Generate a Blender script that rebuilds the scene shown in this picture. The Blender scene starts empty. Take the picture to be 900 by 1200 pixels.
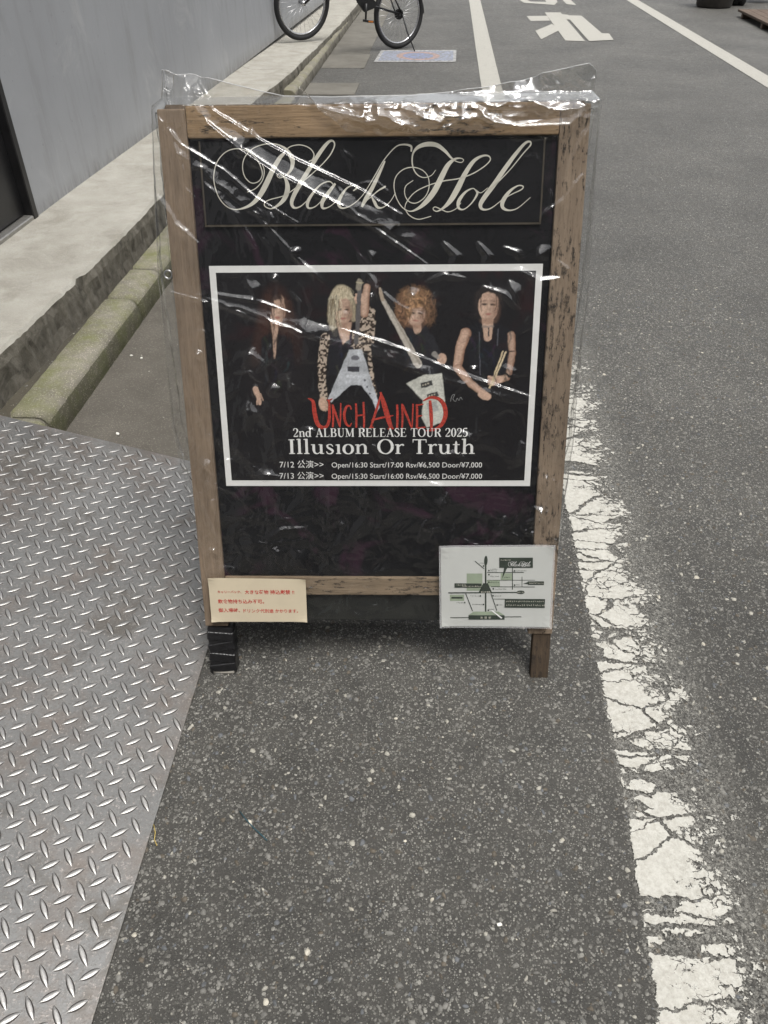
import bpy, bmesh, math, random
import numpy as np
from mathutils import Vector, Matrix
random.seed(7); rng = np.random.default_rng(11)
R = math.radians
S = bpy.context.scene
# ------------------------------------------------------------------ camera
FPX = 900.0; PITCH = R(39.0); CAM_H = 1.4           # phone held 1.4 m up, pitched 39 degrees down
cam = bpy.data.cameras.new('camera'); camo = bpy.data.objects.new('camera', cam)
S.collection.objects.link(camo); S.camera = camo
camo.location = (0, 0, CAM_H); camo.rotation_euler = (R(90) - PITCH, 0, 0)
cam.sensor_fit = 'VERTICAL'; cam.sensor_height = 24; cam.lens = 24 * FPX / 1200
cam.clip_start = 0.02; cam.clip_end = 400
# ------------------------------------------------------------------ world, sun, exposure
SUN_EL, SUN_AZ = R(73), R(142)                       # high bright overcast, slightly behind the camera
w = bpy.data.worlds.new('World'); S.world = w; w.use_nodes = True
nt = w.node_tree; bg = nt.nodes['Background']
sky = nt.nodes.new('ShaderNodeTexSky'); sky.sky_type = 'NISHITA'; sky.sun_disc = False
sky.sun_elevation = SUN_EL; sky.sun_rotation = SUN_AZ; sky.dust_density = 4.0; sky.air_density = 1.2
hs = nt.nodes.new('ShaderNodeHueSaturation'); hs.inputs['Saturation'].default_value = 0.16
nt.links.new(sky.outputs[0], hs.inputs['Color']); nt.links.new(hs.outputs[0], bg.inputs[0])
bg.inputs[1].default_value = 0.15
sl = bpy.data.lights.new('sun', 'SUN'); so = bpy.data.objects.new('sun', sl); S.collection.objects.link(so)
sl.energy = 1.4; sl.angle = R(25); sl.color = (1, .97, .92)
sd = Vector((math.sin(SUN_AZ) * math.cos(SUN_EL), math.cos(SUN_AZ) * math.cos(SUN_EL), math.sin(SUN_EL)))
so.rotation_euler = sd.to_track_quat('Z', 'Y').to_euler(); so.location = (0, 0, 8)
S.view_settings.view_transform = 'Standard'; S.view_settings.look = 'None'
S.view_settings.exposure = 0.66; S.view_settings.gamma = 1
S.cycles.transparent_max_bounces = 20; S.cycles.max_bounces = 8; S.cycles.caustics_reflective = False
# ------------------------------------------------------------------ survey helpers: ground / board points from the survey photo
cf = np.array([0, math.cos(PITCH), -math.sin(PITCH)]); cu = np.array([0, math.sin(PITCH), math.cos(PITCH)])
CC = np.array([0, 0, CAM_H])
def G(px, py, z=0.0):
    d = cf + cu * (600 - py) / FPX + np.array([(px - 450) / FPX, 0, 0]); return Vector(CC + d * ((z - CAM_H) / d[2]))
LEAN = R(19.5)
MB = (Matrix.Translation((-.0095, 1.132, 0)) @ Matrix.Rotation(R(-1.47), 4, 'Z') @ Matrix.Rotation(R(90) - LEAN, 4, 'X')
      @ Matrix.Rotation(R(0.9), 4, 'Z'))
MBI = MB.inverted(); _o = np.array(MB.translation); _n = np.array(MB.col[2][:3])
_ex = np.array(MB.col[0][:3]); _ey = np.array(MB.col[1][:3])
def P(px, py):                                        # point in the board's own plane, metres
    d = cf + cu * (600 - py) / FPX + np.array([(px - 450) / FPX, 0, 0])
    p = CC + d * (((_o - CC) @ _n) / (d @ _n)) - _o
    return (float(p @ _ex), float(p @ _ey))
def Pinv(x, y):                                       # board plane (arrays) -> survey coordinates
    p = _o[None] + x[:, None] * _ex + y[:, None] * _ey - CC
    z = p @ cf; return 450 + FPX * p[:, 0] / z, 600 - FPX * (p @ cu) / z
# ------------------------------------------------------------------ object helpers
def link(o, parent=None):
    S.collection.objects.link(o)
    if parent is not None: o.parent = parent
    return o
def tag(o, label=None, cat=None, group=None, kind=None):
    for k, v in (('label', label), ('category', cat), ('group', group), ('kind', kind)):
        if v: o[k] = v
    return o
def empty(name, loc=(0, 0, 0), label=None, cat=None, group=None, kind=None):
    o = bpy.data.objects.new(name, None); o.location = loc; o.empty_display_size = .1
    return tag(link(o), label, cat, group, kind)
def bempty(name, label, cat, group=None):            # empty in the board plane frame
    o = empty(name, (0, 0, 0), label, cat, group); o.matrix_world = MB.copy(); return o
def mesh(name, V, Fc, mat, parent=None, smooth=False, uv=None):
    me = bpy.data.meshes.new(name)
    me.from_pydata([tuple(v) for v in V], [], [tuple(f) for f in Fc]); me.update()
    if smooth: me.polygons.foreach_set('use_smooth', [True] * len(me.polygons))
    if mat: me.materials.append(mat)
    return link(bpy.data.objects.new(name, me), parent)
def bmobj(name, bm, mat, parent=None, smooth=False, norm=True):
    if norm: bmesh.ops.recalc_face_normals(bm, faces=bm.faces)
    me = bpy.data.meshes.new(name); bm.to_mesh(me); bm.free()
    if smooth: me.polygons.foreach_set('use_smooth', [True] * len(me.polygons))
    me.materials.append(mat); return link(bpy.data.objects.new(name, me), parent)
def add_box(bm, lo, hi, bev=0, seg=1, M=None):
    r = bmesh.ops.create_cube(bm, size=1)
    vs = r['verts']
    for v in vs: v.co = Vector([lo[i] + (v.co[i] + .5) * (hi[i] - lo[i]) for i in range(3)])
    if bev:
        es = list({e for v in vs for e in v.link_edges})
        r2 = bmesh.ops.bevel(bm, geom=es, offset=bev, segments=seg, profile=.6, affect='EDGES')
        vs = list({v for v in r2['verts']} | {v for f in r2['faces'] for v in f.verts})
    if M is not None:
        for v in vs: v.co = M @ v.co
    return vs
def box(name, lo, hi, mat, parent=None, bev=.002, seg=1, M=None):
    bm = bmesh.new(); add_box(bm, lo, hi, bev, seg, M); return bmobj(name, bm, mat, parent)
def add_tube(bm, pts, rad, n=10, cap=True):
    pts = [Vector(p) for p in pts]; rings = []
    rad = rad if isinstance(rad, (list, tuple)) else [rad] * len(pts)
    t0 = (pts[1] - pts[0]).normalized(); a = t0.orthogonal().normalized()
    for i, p in enumerate(pts):
        t = (pts[min(i + 1, len(pts) - 1)] - pts[max(i - 1, 0)]).normalized()
        a = (a - t * a.dot(t)).normalized(); b = t.cross(a)
        rings.append([bm.verts.new(p + (a * math.cos(2 * math.pi * k / n) + b * math.sin(2 * math.pi * k / n)) * rad[i]) for k in range(n)])
    for r1, r2 in zip(rings, rings[1:]):
        for k in range(n): bm.faces.new((r1[k], r1[(k + 1) % n], r2[(k + 1) % n], r2[k]))
    if cap: bm.faces.new(rings[0][::-1]); bm.faces.new(rings[-1])
def tube(name, pts, rad, mat, parent=None, n=10):
    bm = bmesh.new(); add_tube(bm, pts, rad, n); return bmobj(name, bm, mat, parent, True)
def add_torus(bm, c, R1, r, ax1, ax2, n=40, m=8, sq=1.0):
    c, ax1, ax2 = Vector(c), Vector(ax1), Vector(ax2); nn = ax1.cross(ax2)
    vs = [[bm.verts.new(c + (ax1 * math.cos(a) + ax2 * math.sin(a)) * (R1 + r * math.cos(b)) + nn * (r * sq * math.sin(b)))
           for b in [2 * math.pi * j / m for j in range(m)]] for a in [2 * math.pi * i / n for i in range(n)]]
    for i in range(n):
        for j in range(m): bm.faces.new((vs[i][j], vs[(i + 1) % n][j], vs[(i + 1) % n][(j + 1) % m], vs[i][(j + 1) % m]))
def smoothline(pts, step=6):                          # Catmull-Rom through points carrying (x, y, width)
    P_ = np.array(pts, float); Q = np.vstack([2 * P_[0] - P_[1], P_, 2 * P_[-1] - P_[-2]]); out = []
    for i in range(1, len(Q) - 2):
        for k in range(step):
            t = k / step
            out.append(.5 * ((2 * Q[i]) + (-Q[i - 1] + Q[i + 1]) * t + (2 * Q[i - 1] - 5 * Q[i] + 4 * Q[i + 1] - Q[i + 2]) * t * t
                             + (-Q[i - 1] + 3 * Q[i] - 3 * Q[i + 1] + Q[i + 2]) * t ** 3))
    out.append(P_[-1]); return np.array(out)
class Flat:                                           # collects flat printed shapes into one mesh; z rises a hair per shape
    def __init__(s, z=0.0, dz=2e-6): s.V = []; s.F = []; s.z = z; s.dz = dz
    def poly(s, pts):
        i = len(s.V); s.V += [(p[0], p[1], s.z) for p in pts]; s.F.append(list(range(i, i + len(pts)))); s.z += s.dz
    def rect(s, x0, y0, x1, y1): s.poly([(x0, y0), (x1, y0), (x1, y1), (x0, y1)])
    def ribbon(s, pts, smooth=True, step=6):          # pts: x, y, width
        A = smoothline(pts, step) if smooth and len(pts) > 2 else np.array(pts, float)
        T = np.gradient(A[:, :2], axis=0); T /= np.maximum(np.linalg.norm(T, axis=1, keepdims=True), 1e-9)
        N = np.stack([-T[:, 1], T[:, 0]], 1) * np.maximum(A[:, 2:3], 1e-5) / 2
        i = len(s.V); n = len(A)
        for a, b in ((A[:, :2] + N), (A[:, :2] - N)) and zip(A[:, :2] + N, A[:, :2] - N):
            s.V += [(a[0], a[1], s.z), (b[0], b[1], s.z)]
        s.F += [(i + 2 * k, i + 2 * k + 1, i + 2 * k + 3, i + 2 * k + 2) for k in range(n - 1)]; s.z += s.dz
    def ell(s, x, y, a, b, n=20): s.poly([(x + a * math.cos(2 * math.pi * k / n), y + b * math.sin(2 * math.pi * k / n)) for k in range(n)])
    def build(s, name, mat, parent=None): return mesh(name, s.V, s.F, mat, parent)
def textmesh(name, txt, mat, parent, x0, y0, width, z, height=None, shear=0, bold=0):   # flat lettering fitted to a width
    cu_ = bpy.data.curves.new(name, 'FONT'); cu_.body = txt; cu_.size = 1; cu_.offset = bold; cu_.resolution_u = 3
    t = link(bpy.data.objects.new(name, cu_)); bpy.context.view_layer.update()
    me = bpy.data.meshes.new_from_object(t.evaluated_get(bpy.context.evaluated_depsgraph_get()))
    bpy.data.objects.remove(t); bpy.data.curves.remove(cu_)
    n = len(me.vertices); c = np.zeros(n * 3); me.vertices.foreach_get('co', c); c = c.reshape(-1, 3)
    lo, hi = c.min(0), c.max(0); k = width / (hi[0] - lo[0]); ky = k if height is None else height / (hi[1] - lo[1])
    c[:, 1] = c[:, 1] * ky if height is None else (c[:, 1] - lo[1]) * ky
    c[:, 0] = (c[:, 0] - lo[0]) * k + x0 + shear * c[:, 1]; c[:, 1] += y0; c[:, 2] = z
    me.vertices.foreach_set('co', c.ravel()); me.materials.clear(); me.materials.append(mat); me.update(); me.name = name
    return link(bpy.data.objects.new(name, me), parent)
# ------------------------------------------------------------------ materials
class MT:
    def __init__(s, name, rough=.7, metal=0, spec=None, col=(.5, .5, .5)):
        s.m = bpy.data.materials.new(name); s.m.use_nodes = True; s.t = s.m.node_tree; s.b = s.t.nodes['Principled BSDF']
        s.b.inputs['Roughness'].default_value = rough; s.b.inputs['Metallic'].default_value = metal
        s.b.inputs['Base Color'].default_value = (*col, 1)
        if spec is not None: s.b.inputs['Specular IOR Level'].default_value = spec
        s._c = None
    def n(s, typ, **k):
        nd = s.t.nodes.new('ShaderNode' + typ)
        for a, v in k.items():
            if hasattr(nd, a): setattr(nd, a, v)
            else: nd.inputs[a.replace('_', ' ')].default_value = v
        return nd
    def l(s, a, b): s.t.links.new(a, b)
    def co(s, scale=(1, 1, 1), rot=(0, 0, 0), kind='Object', warp=None):
        tc = s.n('TexCoord'); mp = s.n('Mapping'); s.l(tc.outputs[kind], mp.inputs[0])
        mp.inputs['Scale'].default_value = scale; mp.inputs['Rotation'].default_value = rot; return mp.outputs[0]
    def noise(s, v, scale, detail=4, rough=.5, dist=0):
        nd = s.n('TexNoise'); s.l(v, nd.inputs['Vector']); nd.inputs['Scale'].default_value = scale
        nd.inputs['Detail'].default_value = detail; nd.inputs['Roughness'].default_value = rough
        nd.inputs['Distortion'].default_value = dist; return nd.outputs[0]
    def vor(s, v, scale, feat='F1', rnd=1, out=0):
        nd = s.n('TexVoronoi'); nd.feature = feat; s.l(v, nd.inputs['Vector']); nd.inputs['Scale'].default_value = scale
        nd.inputs['Randomness'].default_value = rnd; return nd.outputs[out]
    def ramp(s, f, stops, interp='LINEAR'):
        nd = s.n('ValToRGB'); s.l(f, nd.inputs[0]); cr = nd.color_ramp; cr.interpolation = interp
        while len(cr.elements) < len(stops): cr.elements.new(.5)
        for e, (p, c) in zip(cr.elements, stops): e.position = p; e.color = (c, c, c, 1) if not isinstance(c, tuple) else (*c, 1)
        return nd.outputs[0]
    def math(s, op, a, b=None, c=None, clamp=False):
        nd = s.n('Math'); nd.operation = op; nd.use_clamp = clamp
        for i, x in enumerate((a, b, c)):
            if x is None: continue
            if isinstance(x, (int, float)): nd.inputs[i].default_value = x
            else: s.l(x, nd.inputs[i])
        return nd.outputs[0]
    def mix(s, f, a, b, mode='MIX'):
        nd = s.n('Mix'); nd.data_type = 'RGBA'; nd.blend_type = mode
        for k, x in ((0, f), (6, a), (7, b)):
            if isinstance(x, (int, float)): nd.inputs[k].default_value = x if k == 0 else (x, x, x, 1)
            elif isinstance(x, tuple): nd.inputs[k].default_value = (*x, 1)
            else: s.l(x, nd.inputs[k])
        return nd.outputs[2]
    def bump(s, h, dist=.002, strength=1, prev=None):
        nd = s.n('Bump'); s.l(h, nd.inputs['Height']); nd.inputs['Distance'].default_value = dist
        nd.inputs['Strength'].default_value = strength
        if prev is not None: s.l(prev, nd.inputs['Normal'])
        s.l(nd.outputs[0], s.b.inputs['Normal']); return nd.outputs[0]
    def col(s, c): s.l(c, s.b.inputs['Base Color'])
    def rgh(s, c): s.l(c, s.b.inputs['Roughness'])

def asphalt(name, base=(.040, .038, .0335), light=(.36, .35, .315), scale=1.0, dark=0.0):
    m = MT(name, .8, spec=.6); v = m.co()
    warp = m.noise(v, 60, 2); wv = m.n('VectorMath'); wv.operation = 'MULTIPLY_ADD'
    m.l(v, wv.inputs[0]); wv.inputs[1].default_value = (1, 1, 1)
    cb = m.n('CombineXYZ'); m.l(m.math('MULTIPLY', warp, .006), cb.inputs[0]); m.l(m.math('MULTIPLY', m.noise(v, 47, 2), .006), cb.inputs[1])
    m.l(cb.outputs[0], wv.inputs[2]); w_ = wv.outputs[0]
    c1 = m.vor(w_, 120 * scale, out=1); d1 = m.vor(w_, 120 * scale, 'F1')
    c2 = m.vor(w_, 270 * scale, out=1); d2 = m.vor(w_, 270 * scale)
    s1 = m.n('SeparateColor'); m.l(c1, s1.inputs[0]); s2 = m.n('SeparateColor'); m.l(c2, s2.inputs[0])
    isst = m.math('MULTIPLY', m.ramp(s1.outputs[0], [(.12, 0.), (.2, 1.)]), m.ramp(m.math('SUBTRACT', d1, m.math('MULTIPLY', s1.outputs[2], .22)), [(.22, 1.), (.27, 0.)]))
    tone = m.ramp(s1.outputs[1], [(0, .04), (.45, .20), (.75, .36), (.92, .55), (1, 1.)])
    f2 = m.math('MULTIPLY', m.ramp(s2.outputs[0], [(.08, 0.), (.16, 1.)]), m.ramp(m.math('SUBTRACT', d2, m.math('MULTIPLY', s2.outputs[2], .24)), [(.26, 1.), (.33, 0.)]))
    t2 = m.ramp(s2.outputs[1], [(0, .05), (.5, .22), (.8, .6), (1, 1.)])
    big = m.noise(v, 1.3, 5, .6); med = m.noise(v, 14, 4, .6)
    b0 = m.mix(m.ramp(med, [(.3, 0.), (.7, 1.)]), base, tuple(x * 1.75 for x in base))
    c = m.mix(m.math('MULTIPLY', f2, t2), b0, light)
    c = m.mix(m.math('MULTIPLY', isst, tone), c, tuple(x * 1.1 for x in light))
    c = m.mix(1.0, c, m.ramp(big, [(.3, .74), (.7, 1.26)]), 'MULTIPLY')
    m.col(c); m.rgh(m.ramp(med, [(.3, .50), (.7, .74)]))
    h = m.math('ADD', m.math('MULTIPLY', isst, m.ramp(d1, [(0, 1.), (.4, .45)])), m.math('MULTIPLY', m.math('MULTIPLY', f2, m.ramp(d2, [(0, 1.), (.45, 0.)])), .55))
    h = m.math('ADD', h, m.math('MULTIPLY', m.noise(v, 260, 5, .75), .75))
    m.bump(h, .0040, 1.0); return m.m
def concrete(name, c0, c1, moss=None, scale=1, rough=.85, bump=.003, stone=0., dirt=(.06, .055, .045), dirtamt=.5):
    m = MT(name, rough, spec=.3); v = m.co()
    c = m.mix(m.ramp(m.noise(v, 5 * scale, 8, .65), [(.3, 0.), (.7, 1.)]), c0, c1)
    c = m.mix(m.ramp(m.noise(v, 260, 3, .7), [(.3, .35), (.75, 0.)]), c, dirt)
    c = m.mix(m.math('MULTIPLY', m.ramp(m.noise(v, 2.3 * scale, 6, .7, .5), [(.48, 0.), (.66, 1.)]), dirtamt), c, dirt)
    if stone:
        sp = m.vor(v, 190, out=1); sc = m.n('SeparateColor'); m.l(sp, sc.inputs[0])
        c = m.mix(m.math('MULTIPLY', m.math('MULTIPLY', m.ramp(sc.outputs[0], [(.5, 0.), (.62, 1.)]), m.ramp(m.vor(v, 190), [(.3, 1.), (.42, 0.)])), stone), c, (.50, .46, .38))
    if moss:
        c = m.mix(m.ramp(m.noise(v, 9, 7, .7), [(.40, 0.), (.68, .8)]), c, moss)
    m.col(c)
    h = m.math('ADD', m.noise(v, 130, 6, .75), m.math('MULTIPLY', m.noise(v, 14, 4), 1.5))
    m.bump(h, bump, .8); return m.m
def paint_white(name, col=(.56, .55, .50), worn=True, crack=(9, 15), thr=.0):
    m = MT(name, .75, spec=.3); v = m.co(); tc = m.n('TexCoord'); sx = m.n('SeparateXYZ'); m.l(tc.outputs['UV'], sx.inputs[0])
    m.col(m.mix(m.ramp(m.noise(v, 120, 5, .7), [(.35, .65), (.6, 0.)]), m.mix(m.noise(v, 12, 4), col, tuple(x * .82 for x in col)), (.33, .31, .27)))
    m.bump(m.noise(v, 220, 4, .7), .002, .8)
    # flake mask
    wn = m.n('TexNoise'); wn.inputs['Scale'].default_value = 14; wn.inputs['Detail'].default_value = 5; wn.inputs['Roughness'].default_value = .65; m.l(v, wn.inputs['Vector'])
    va = m.n('VectorMath'); va.operation = 'MULTIPLY_ADD'; m.l(wn.outputs['Color'], va.inputs[0]); va.inputs[1].default_value = (.07, .05, 0)
    wn2 = m.n('TexNoise'); wn2.inputs['Scale'].default_value = 95; wn2.inputs['Detail'].default_value = 3; m.l(v, wn2.inputs['Vector']); vb = m.n('VectorMath'); vb.operation = 'MULTIPLY_ADD'; m.l(wn2.outputs['Color'], vb.inputs[0]); vb.inputs[1].default_value = (.016, .016, 0); m.l(v, vb.inputs[2]); m.l(vb.outputs[0], va.inputs[2])
    mp = m.n('Mapping'); mp.inputs['Scale'].default_value = (5.5, 11, 1); m.l(va.outputs[0], mp.inputs[0])
    e1 = m.vor(mp.outputs[0], 1, 'DISTANCE_TO_EDGE')
    mp2 = m.n('Mapping'); mp2.inputs['Scale'].default_value = (34, 44, 1); m.l(va.outputs[0], mp2.inputs[0]); e2 = m.vor(mp2.outputs[0], 1, 'DISTANCE_TO_EDGE')
    u = sx.outputs[0]
    lim = m.ramp(u, [(0, 1.0), (.065, .0), (.30, .12), (.55, .40), (1, .98)])            # how much is lost across the width
    pat = m.noise(v, 11, 4, .6)
    lim = m.math('ADD', lim, m.math('MULTIPLY', m.math('SUBTRACT', pat, .5), 1.4)) if worn else m.ramp(u, [(0, .8), (.05, 0.), (.95, 0.), (1, .8)])
    fl = m.math('GREATER_THAN', m.math('ADD', m.noise(v, 75, 6, .7), .0), m.math('ADD', m.math('MULTIPLY', lim, .62), .215 + thr))
    c1 = m.math('GREATER_THAN', e1, m.math('ADD', m.math('MULTIPLY', m.ramp(m.noise(v, 7, 3), [(.35, 0.), (.65, 1.)]), .03), .006))
    c2 = m.math('GREATER_THAN', e2, m.math('MULTIPLY', m.math('MAXIMUM', m.math('SUBTRACT', m.math('ADD', lim, m.noise(v, 5, 2)), .62), 0.), .24))
    mask = m.math('MULTIPLY', fl, m.math('MULTIPLY', c1, c2)) if worn else fl
    tv = m.n('Mapping'); tv.inputs['Scale'].default_value = (1.1, 7.5, 1); m.l(va.outputs[0], tv.inputs[0])     # a few wide breaks right across
    brk = m.math('GREATER_THAN', m.math('ABSOLUTE', m.math('SUBTRACT', m.noise(tv.outputs[0], 1, 2, .5), .5)), .012)
    if worn: mask = m.math('MULTIPLY', mask, brk)
    resid = m.math('MULTIPLY', m.ramp(m.noise(v, 160, 4, .8), [(.45, 0.), (.6, .38)]), m.ramp(u, [(0, 0.), (.04, 1.), (.7, .8), (1, 0.)]))
    mask = m.math('MAXIMUM', mask, resid)
    out = m.t.nodes['Material Output']; mx = m.n('MixShader'); tr = m.n('BsdfTransparent')
    m.l(mask, mx.inputs[0]); m.l(tr.outputs[0], mx.inputs[1]); m.l(m.b.outputs[0], mx.inputs[2]); m.l(mx.outputs[0], out.inputs[0]); return m.m
def wood(name, base, dark, fleck=0.0, axis=1, rough=.85, shift=0.):
    m = MT(name, rough, spec=.3); sc = [1, 1, 1]; sc[axis] = .06
    v = m.co(tuple(x for x in sc)); v2 = m.co((1, 1, 1))
    gr = m.noise(v, 75, 8, .7, .4); gr2 = m.noise(v, 330, 4, .7)
    c = m.mix(m.ramp(gr, [(.35, 0.), (.68, 1.)]), base, dark)
    c = m.mix(m.ramp(gr2, [(.5, 0.), (.72, .55)]), c, tuple(x * .45 for x in dark))
    c = m.mix(1., c, m.ramp(m.noise(v2, 6, 4, .6), [(.3, .78), (.72, 1.2)]), 'MULTIPLY')
    if fleck > 0:
        sc[axis] = .22; v3 = m.co(tuple(sc))
        f = m.ramp(m.math('ADD', m.noise(v3, 130, 5, .75), m.math('MULTIPLY', m.math('SUBTRACT', m.noise(v2, 5, 3), .5), .55)), [(.60 - fleck, 0.), (.63 - fleck, 1.)])
        c = m.mix(m.math('MULTIPLY', f, m.ramp(m.noise(v2, 90, 4, .8), [(.38, .25), (.58, 1.)])), c, (.035, .028, .022))
    m.col(c); m.bump(m.math('ADD', gr, gr2), .0015, .7); return m.m
def plain(name, col, rough=.6, metal=0, vary=.15, scale=40, bump=0, spec=None, coat=0):
    m = MT(name, rough, metal, spec); v = m.co()
    m.col(m.mix(m.ramp(m.noise(v, scale, 5, .6), [(.3, 0.), (.7, 1.)]), tuple(x * (1 - vary) for x in col), tuple(min(1, x * (1 + vary)) for x in col)))
    if coat: m.b.inputs['Coat Weight'].default_value = coat; m.b.inputs['Coat Roughness'].default_value = .12
    if bump: m.bump(m.noise(v, scale * 3, 4), bump, .6)
    return m.m
M_ASPH = asphalt('asphalt')
M_PAVE = concrete('pavement_concrete', (.45, .435, .39), (.34, .325, .285), stone=.3, dirtamt=.5, dirt=(.20, .185, .15), bump=.006, scale=1.6)
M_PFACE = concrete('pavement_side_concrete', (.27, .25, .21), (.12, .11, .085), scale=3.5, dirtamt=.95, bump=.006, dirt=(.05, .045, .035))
M_KERB = concrete('mossy_kerb_concrete', (.38, .355, .295), (.23, .21, .165), moss=(.175, .185, .065), stone=.8, bump=.009)
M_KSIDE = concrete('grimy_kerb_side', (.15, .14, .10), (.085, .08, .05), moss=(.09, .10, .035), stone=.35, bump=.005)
M_KERB2 = concrete('pale_kerb_concrete', (.30, .28, .235), (.22, .205, .165), moss=(.20, .19, .11), stone=.3, bump=.003)
M_GUT = concrete('gutter_concrete', (.135, .122, .103), (.085, .077, .065), bump=.003, stone=.16, dirtamt=.35)
M_GUT2 = concrete('pale_gutter_concrete', (.20, .19, .165), (.145, .135, .115), bump=.002, dirtamt=.35)
M_DIRT = concrete('gap_dirt', (.10, .09, .065), (.06, .05, .035), bump=.006, dirtamt=.8)
M_LINE = paint_white('worn_line_paint')
M_LINE2 = paint_white('road_line_paint', (.42, .41, .37), worn=False, thr=.17)
M_MARK = paint_white('road_marking_paint', (.42, .41, .37), worn=False, thr=.15)
M_BLACK = plain('black_board', (.008, .008, .009), .45, vary=.5, scale=12, spec=.2)
mk = MT('black_board_painted_sheen', .45, spec=.2); vk = mk.co()
mk.col(mk.mix(mk.ramp(mk.noise(vk, 7, 4, .6, .8), [(.54, 0.), (.62, 1.)]), (.008, .008, .009), (.030, .014, .024))); M_BLACKP = mk.m  # purplish film reflections painted into the board colour as noise patches
M_SKIRT = plain('dark_green_board', (.012, .013, .011), .6, vary=.3, scale=20)
M_TAPE = plain('black_tape', (.010, .010, .011), .28, vary=.4, scale=60, bump=.002)
M_INK = plain('cream_lettering', (.60, .58, .50), .6, vary=.04)
M_WHITE = plain('white_print', (.78, .78, .76), .5, vary=.03)
M_RED = plain('red_logo_print', (.42, .04, .024), .6, vary=.5, scale=220)
M_REDINK = plain('red_notice_ink', (.48, .012, .012), .6, vary=.1)
M_NOTE = plain('cream_notice_paper', (.60, .52, .38), .5, vary=.04, scale=25, coat=.5)
M_PAPER = plain('white_map_paper', (.50, .51, .485), .5, vary=.03, scale=20, coat=.6)
M_MAPD = plain('dark_map_print', (.035, .045, .035), .6, vary=.2)
M_MAPG = plain('green_map_print', (.27, .32, .235), .6, vary=.1)
M_GOLD = plain('gold_edge', (.060, .050, .036), .4, vary=.3)
M_STEELD = plain('dark_steel', (.05, .05, .05), .45, .8)
M_WALL = None
# ================================================================== GROUND AND ROAD
def edge_x(y): return -1.19 + .0625 * y                # foot of the kerb on the gutter side
mesh('ground', [(-60, -60, -.03), (60, -60, -.03), (60, 160, -.03), (-60, 160, -.03)], [(0, 1, 2, 3)], plain('earth', (.10, .10, .09), .9))['kind'] = 'structure'
road = mesh('road', [(edge_x(-14) - .02, -14, 0), (7.2, -14, 0), (9.0, 60, 0), (edge_x(60) - .02, 60, 0)], [(0, 1, 2, 3)], M_ASPH); road['kind'] = 'structure'

def strip(name, L, Rr, mat, z=.004, parent=None):      # quad strip with UV.x across
    V = []; Fc = []
    for a, b in zip(L, Rr): V += [(a[0], a[1], z), (b[0], b[1], z)]
    Fc = [(2 * i, 2 * i + 1, 2 * i + 3, 2 * i + 2) for i in range(len(L) - 1)]
    o = mesh(name, V, Fc, mat, parent); uv = o.data.uv_layers.new(name='UVMap')
    for p in o.data.polygons:
        for li in p.loop_indices: uv.data[li].uv = (o.data.loops[li].vertex_index % 2, V[o.data.loops[li].vertex_index][1])
    return o
Lp = [(.405, -.1), (.427, .436), (.463, .78), (.492, 1.24), (.517, 1.652), (.60, 3.2), (.73, 5.5), (.902, 8.19), (1.385, 15.06), (3.1, 42)]
o = strip('lane_line', Lp[:6], [(x + .26, y) for x, y in Lp[:6]], M_LINE); tag(o, kind='structure')
o = strip('lane_line', Lp[5:], [(x + .20, y) for x, y in Lp[5:]], M_LINE2); tag(o, kind='structure')
Rp = [(2.95, -.5), (3.48, 7.83), (3.958, 15.06), (5.7, 42)]
o = strip('road_edge_line', Rp, [(x + .205, y) for x, y in Rp], M_LINE2); tag(o, kind='structure')
def stone_mat(name, c, r=.7): return plain(name, c, r, vary=.35, scale=60)
M_ST = [stone_mat('stone_grey', (.17, .165, .15)), stone_mat('stone_pale', (.34, .325, .28)), stone_mat('stone_blue_grey', (.11, .115, .12)), stone_mat('stone_cream', (.46, .43, .36)), stone_mat('stone_brown', (.10, .085, .065))]
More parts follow.
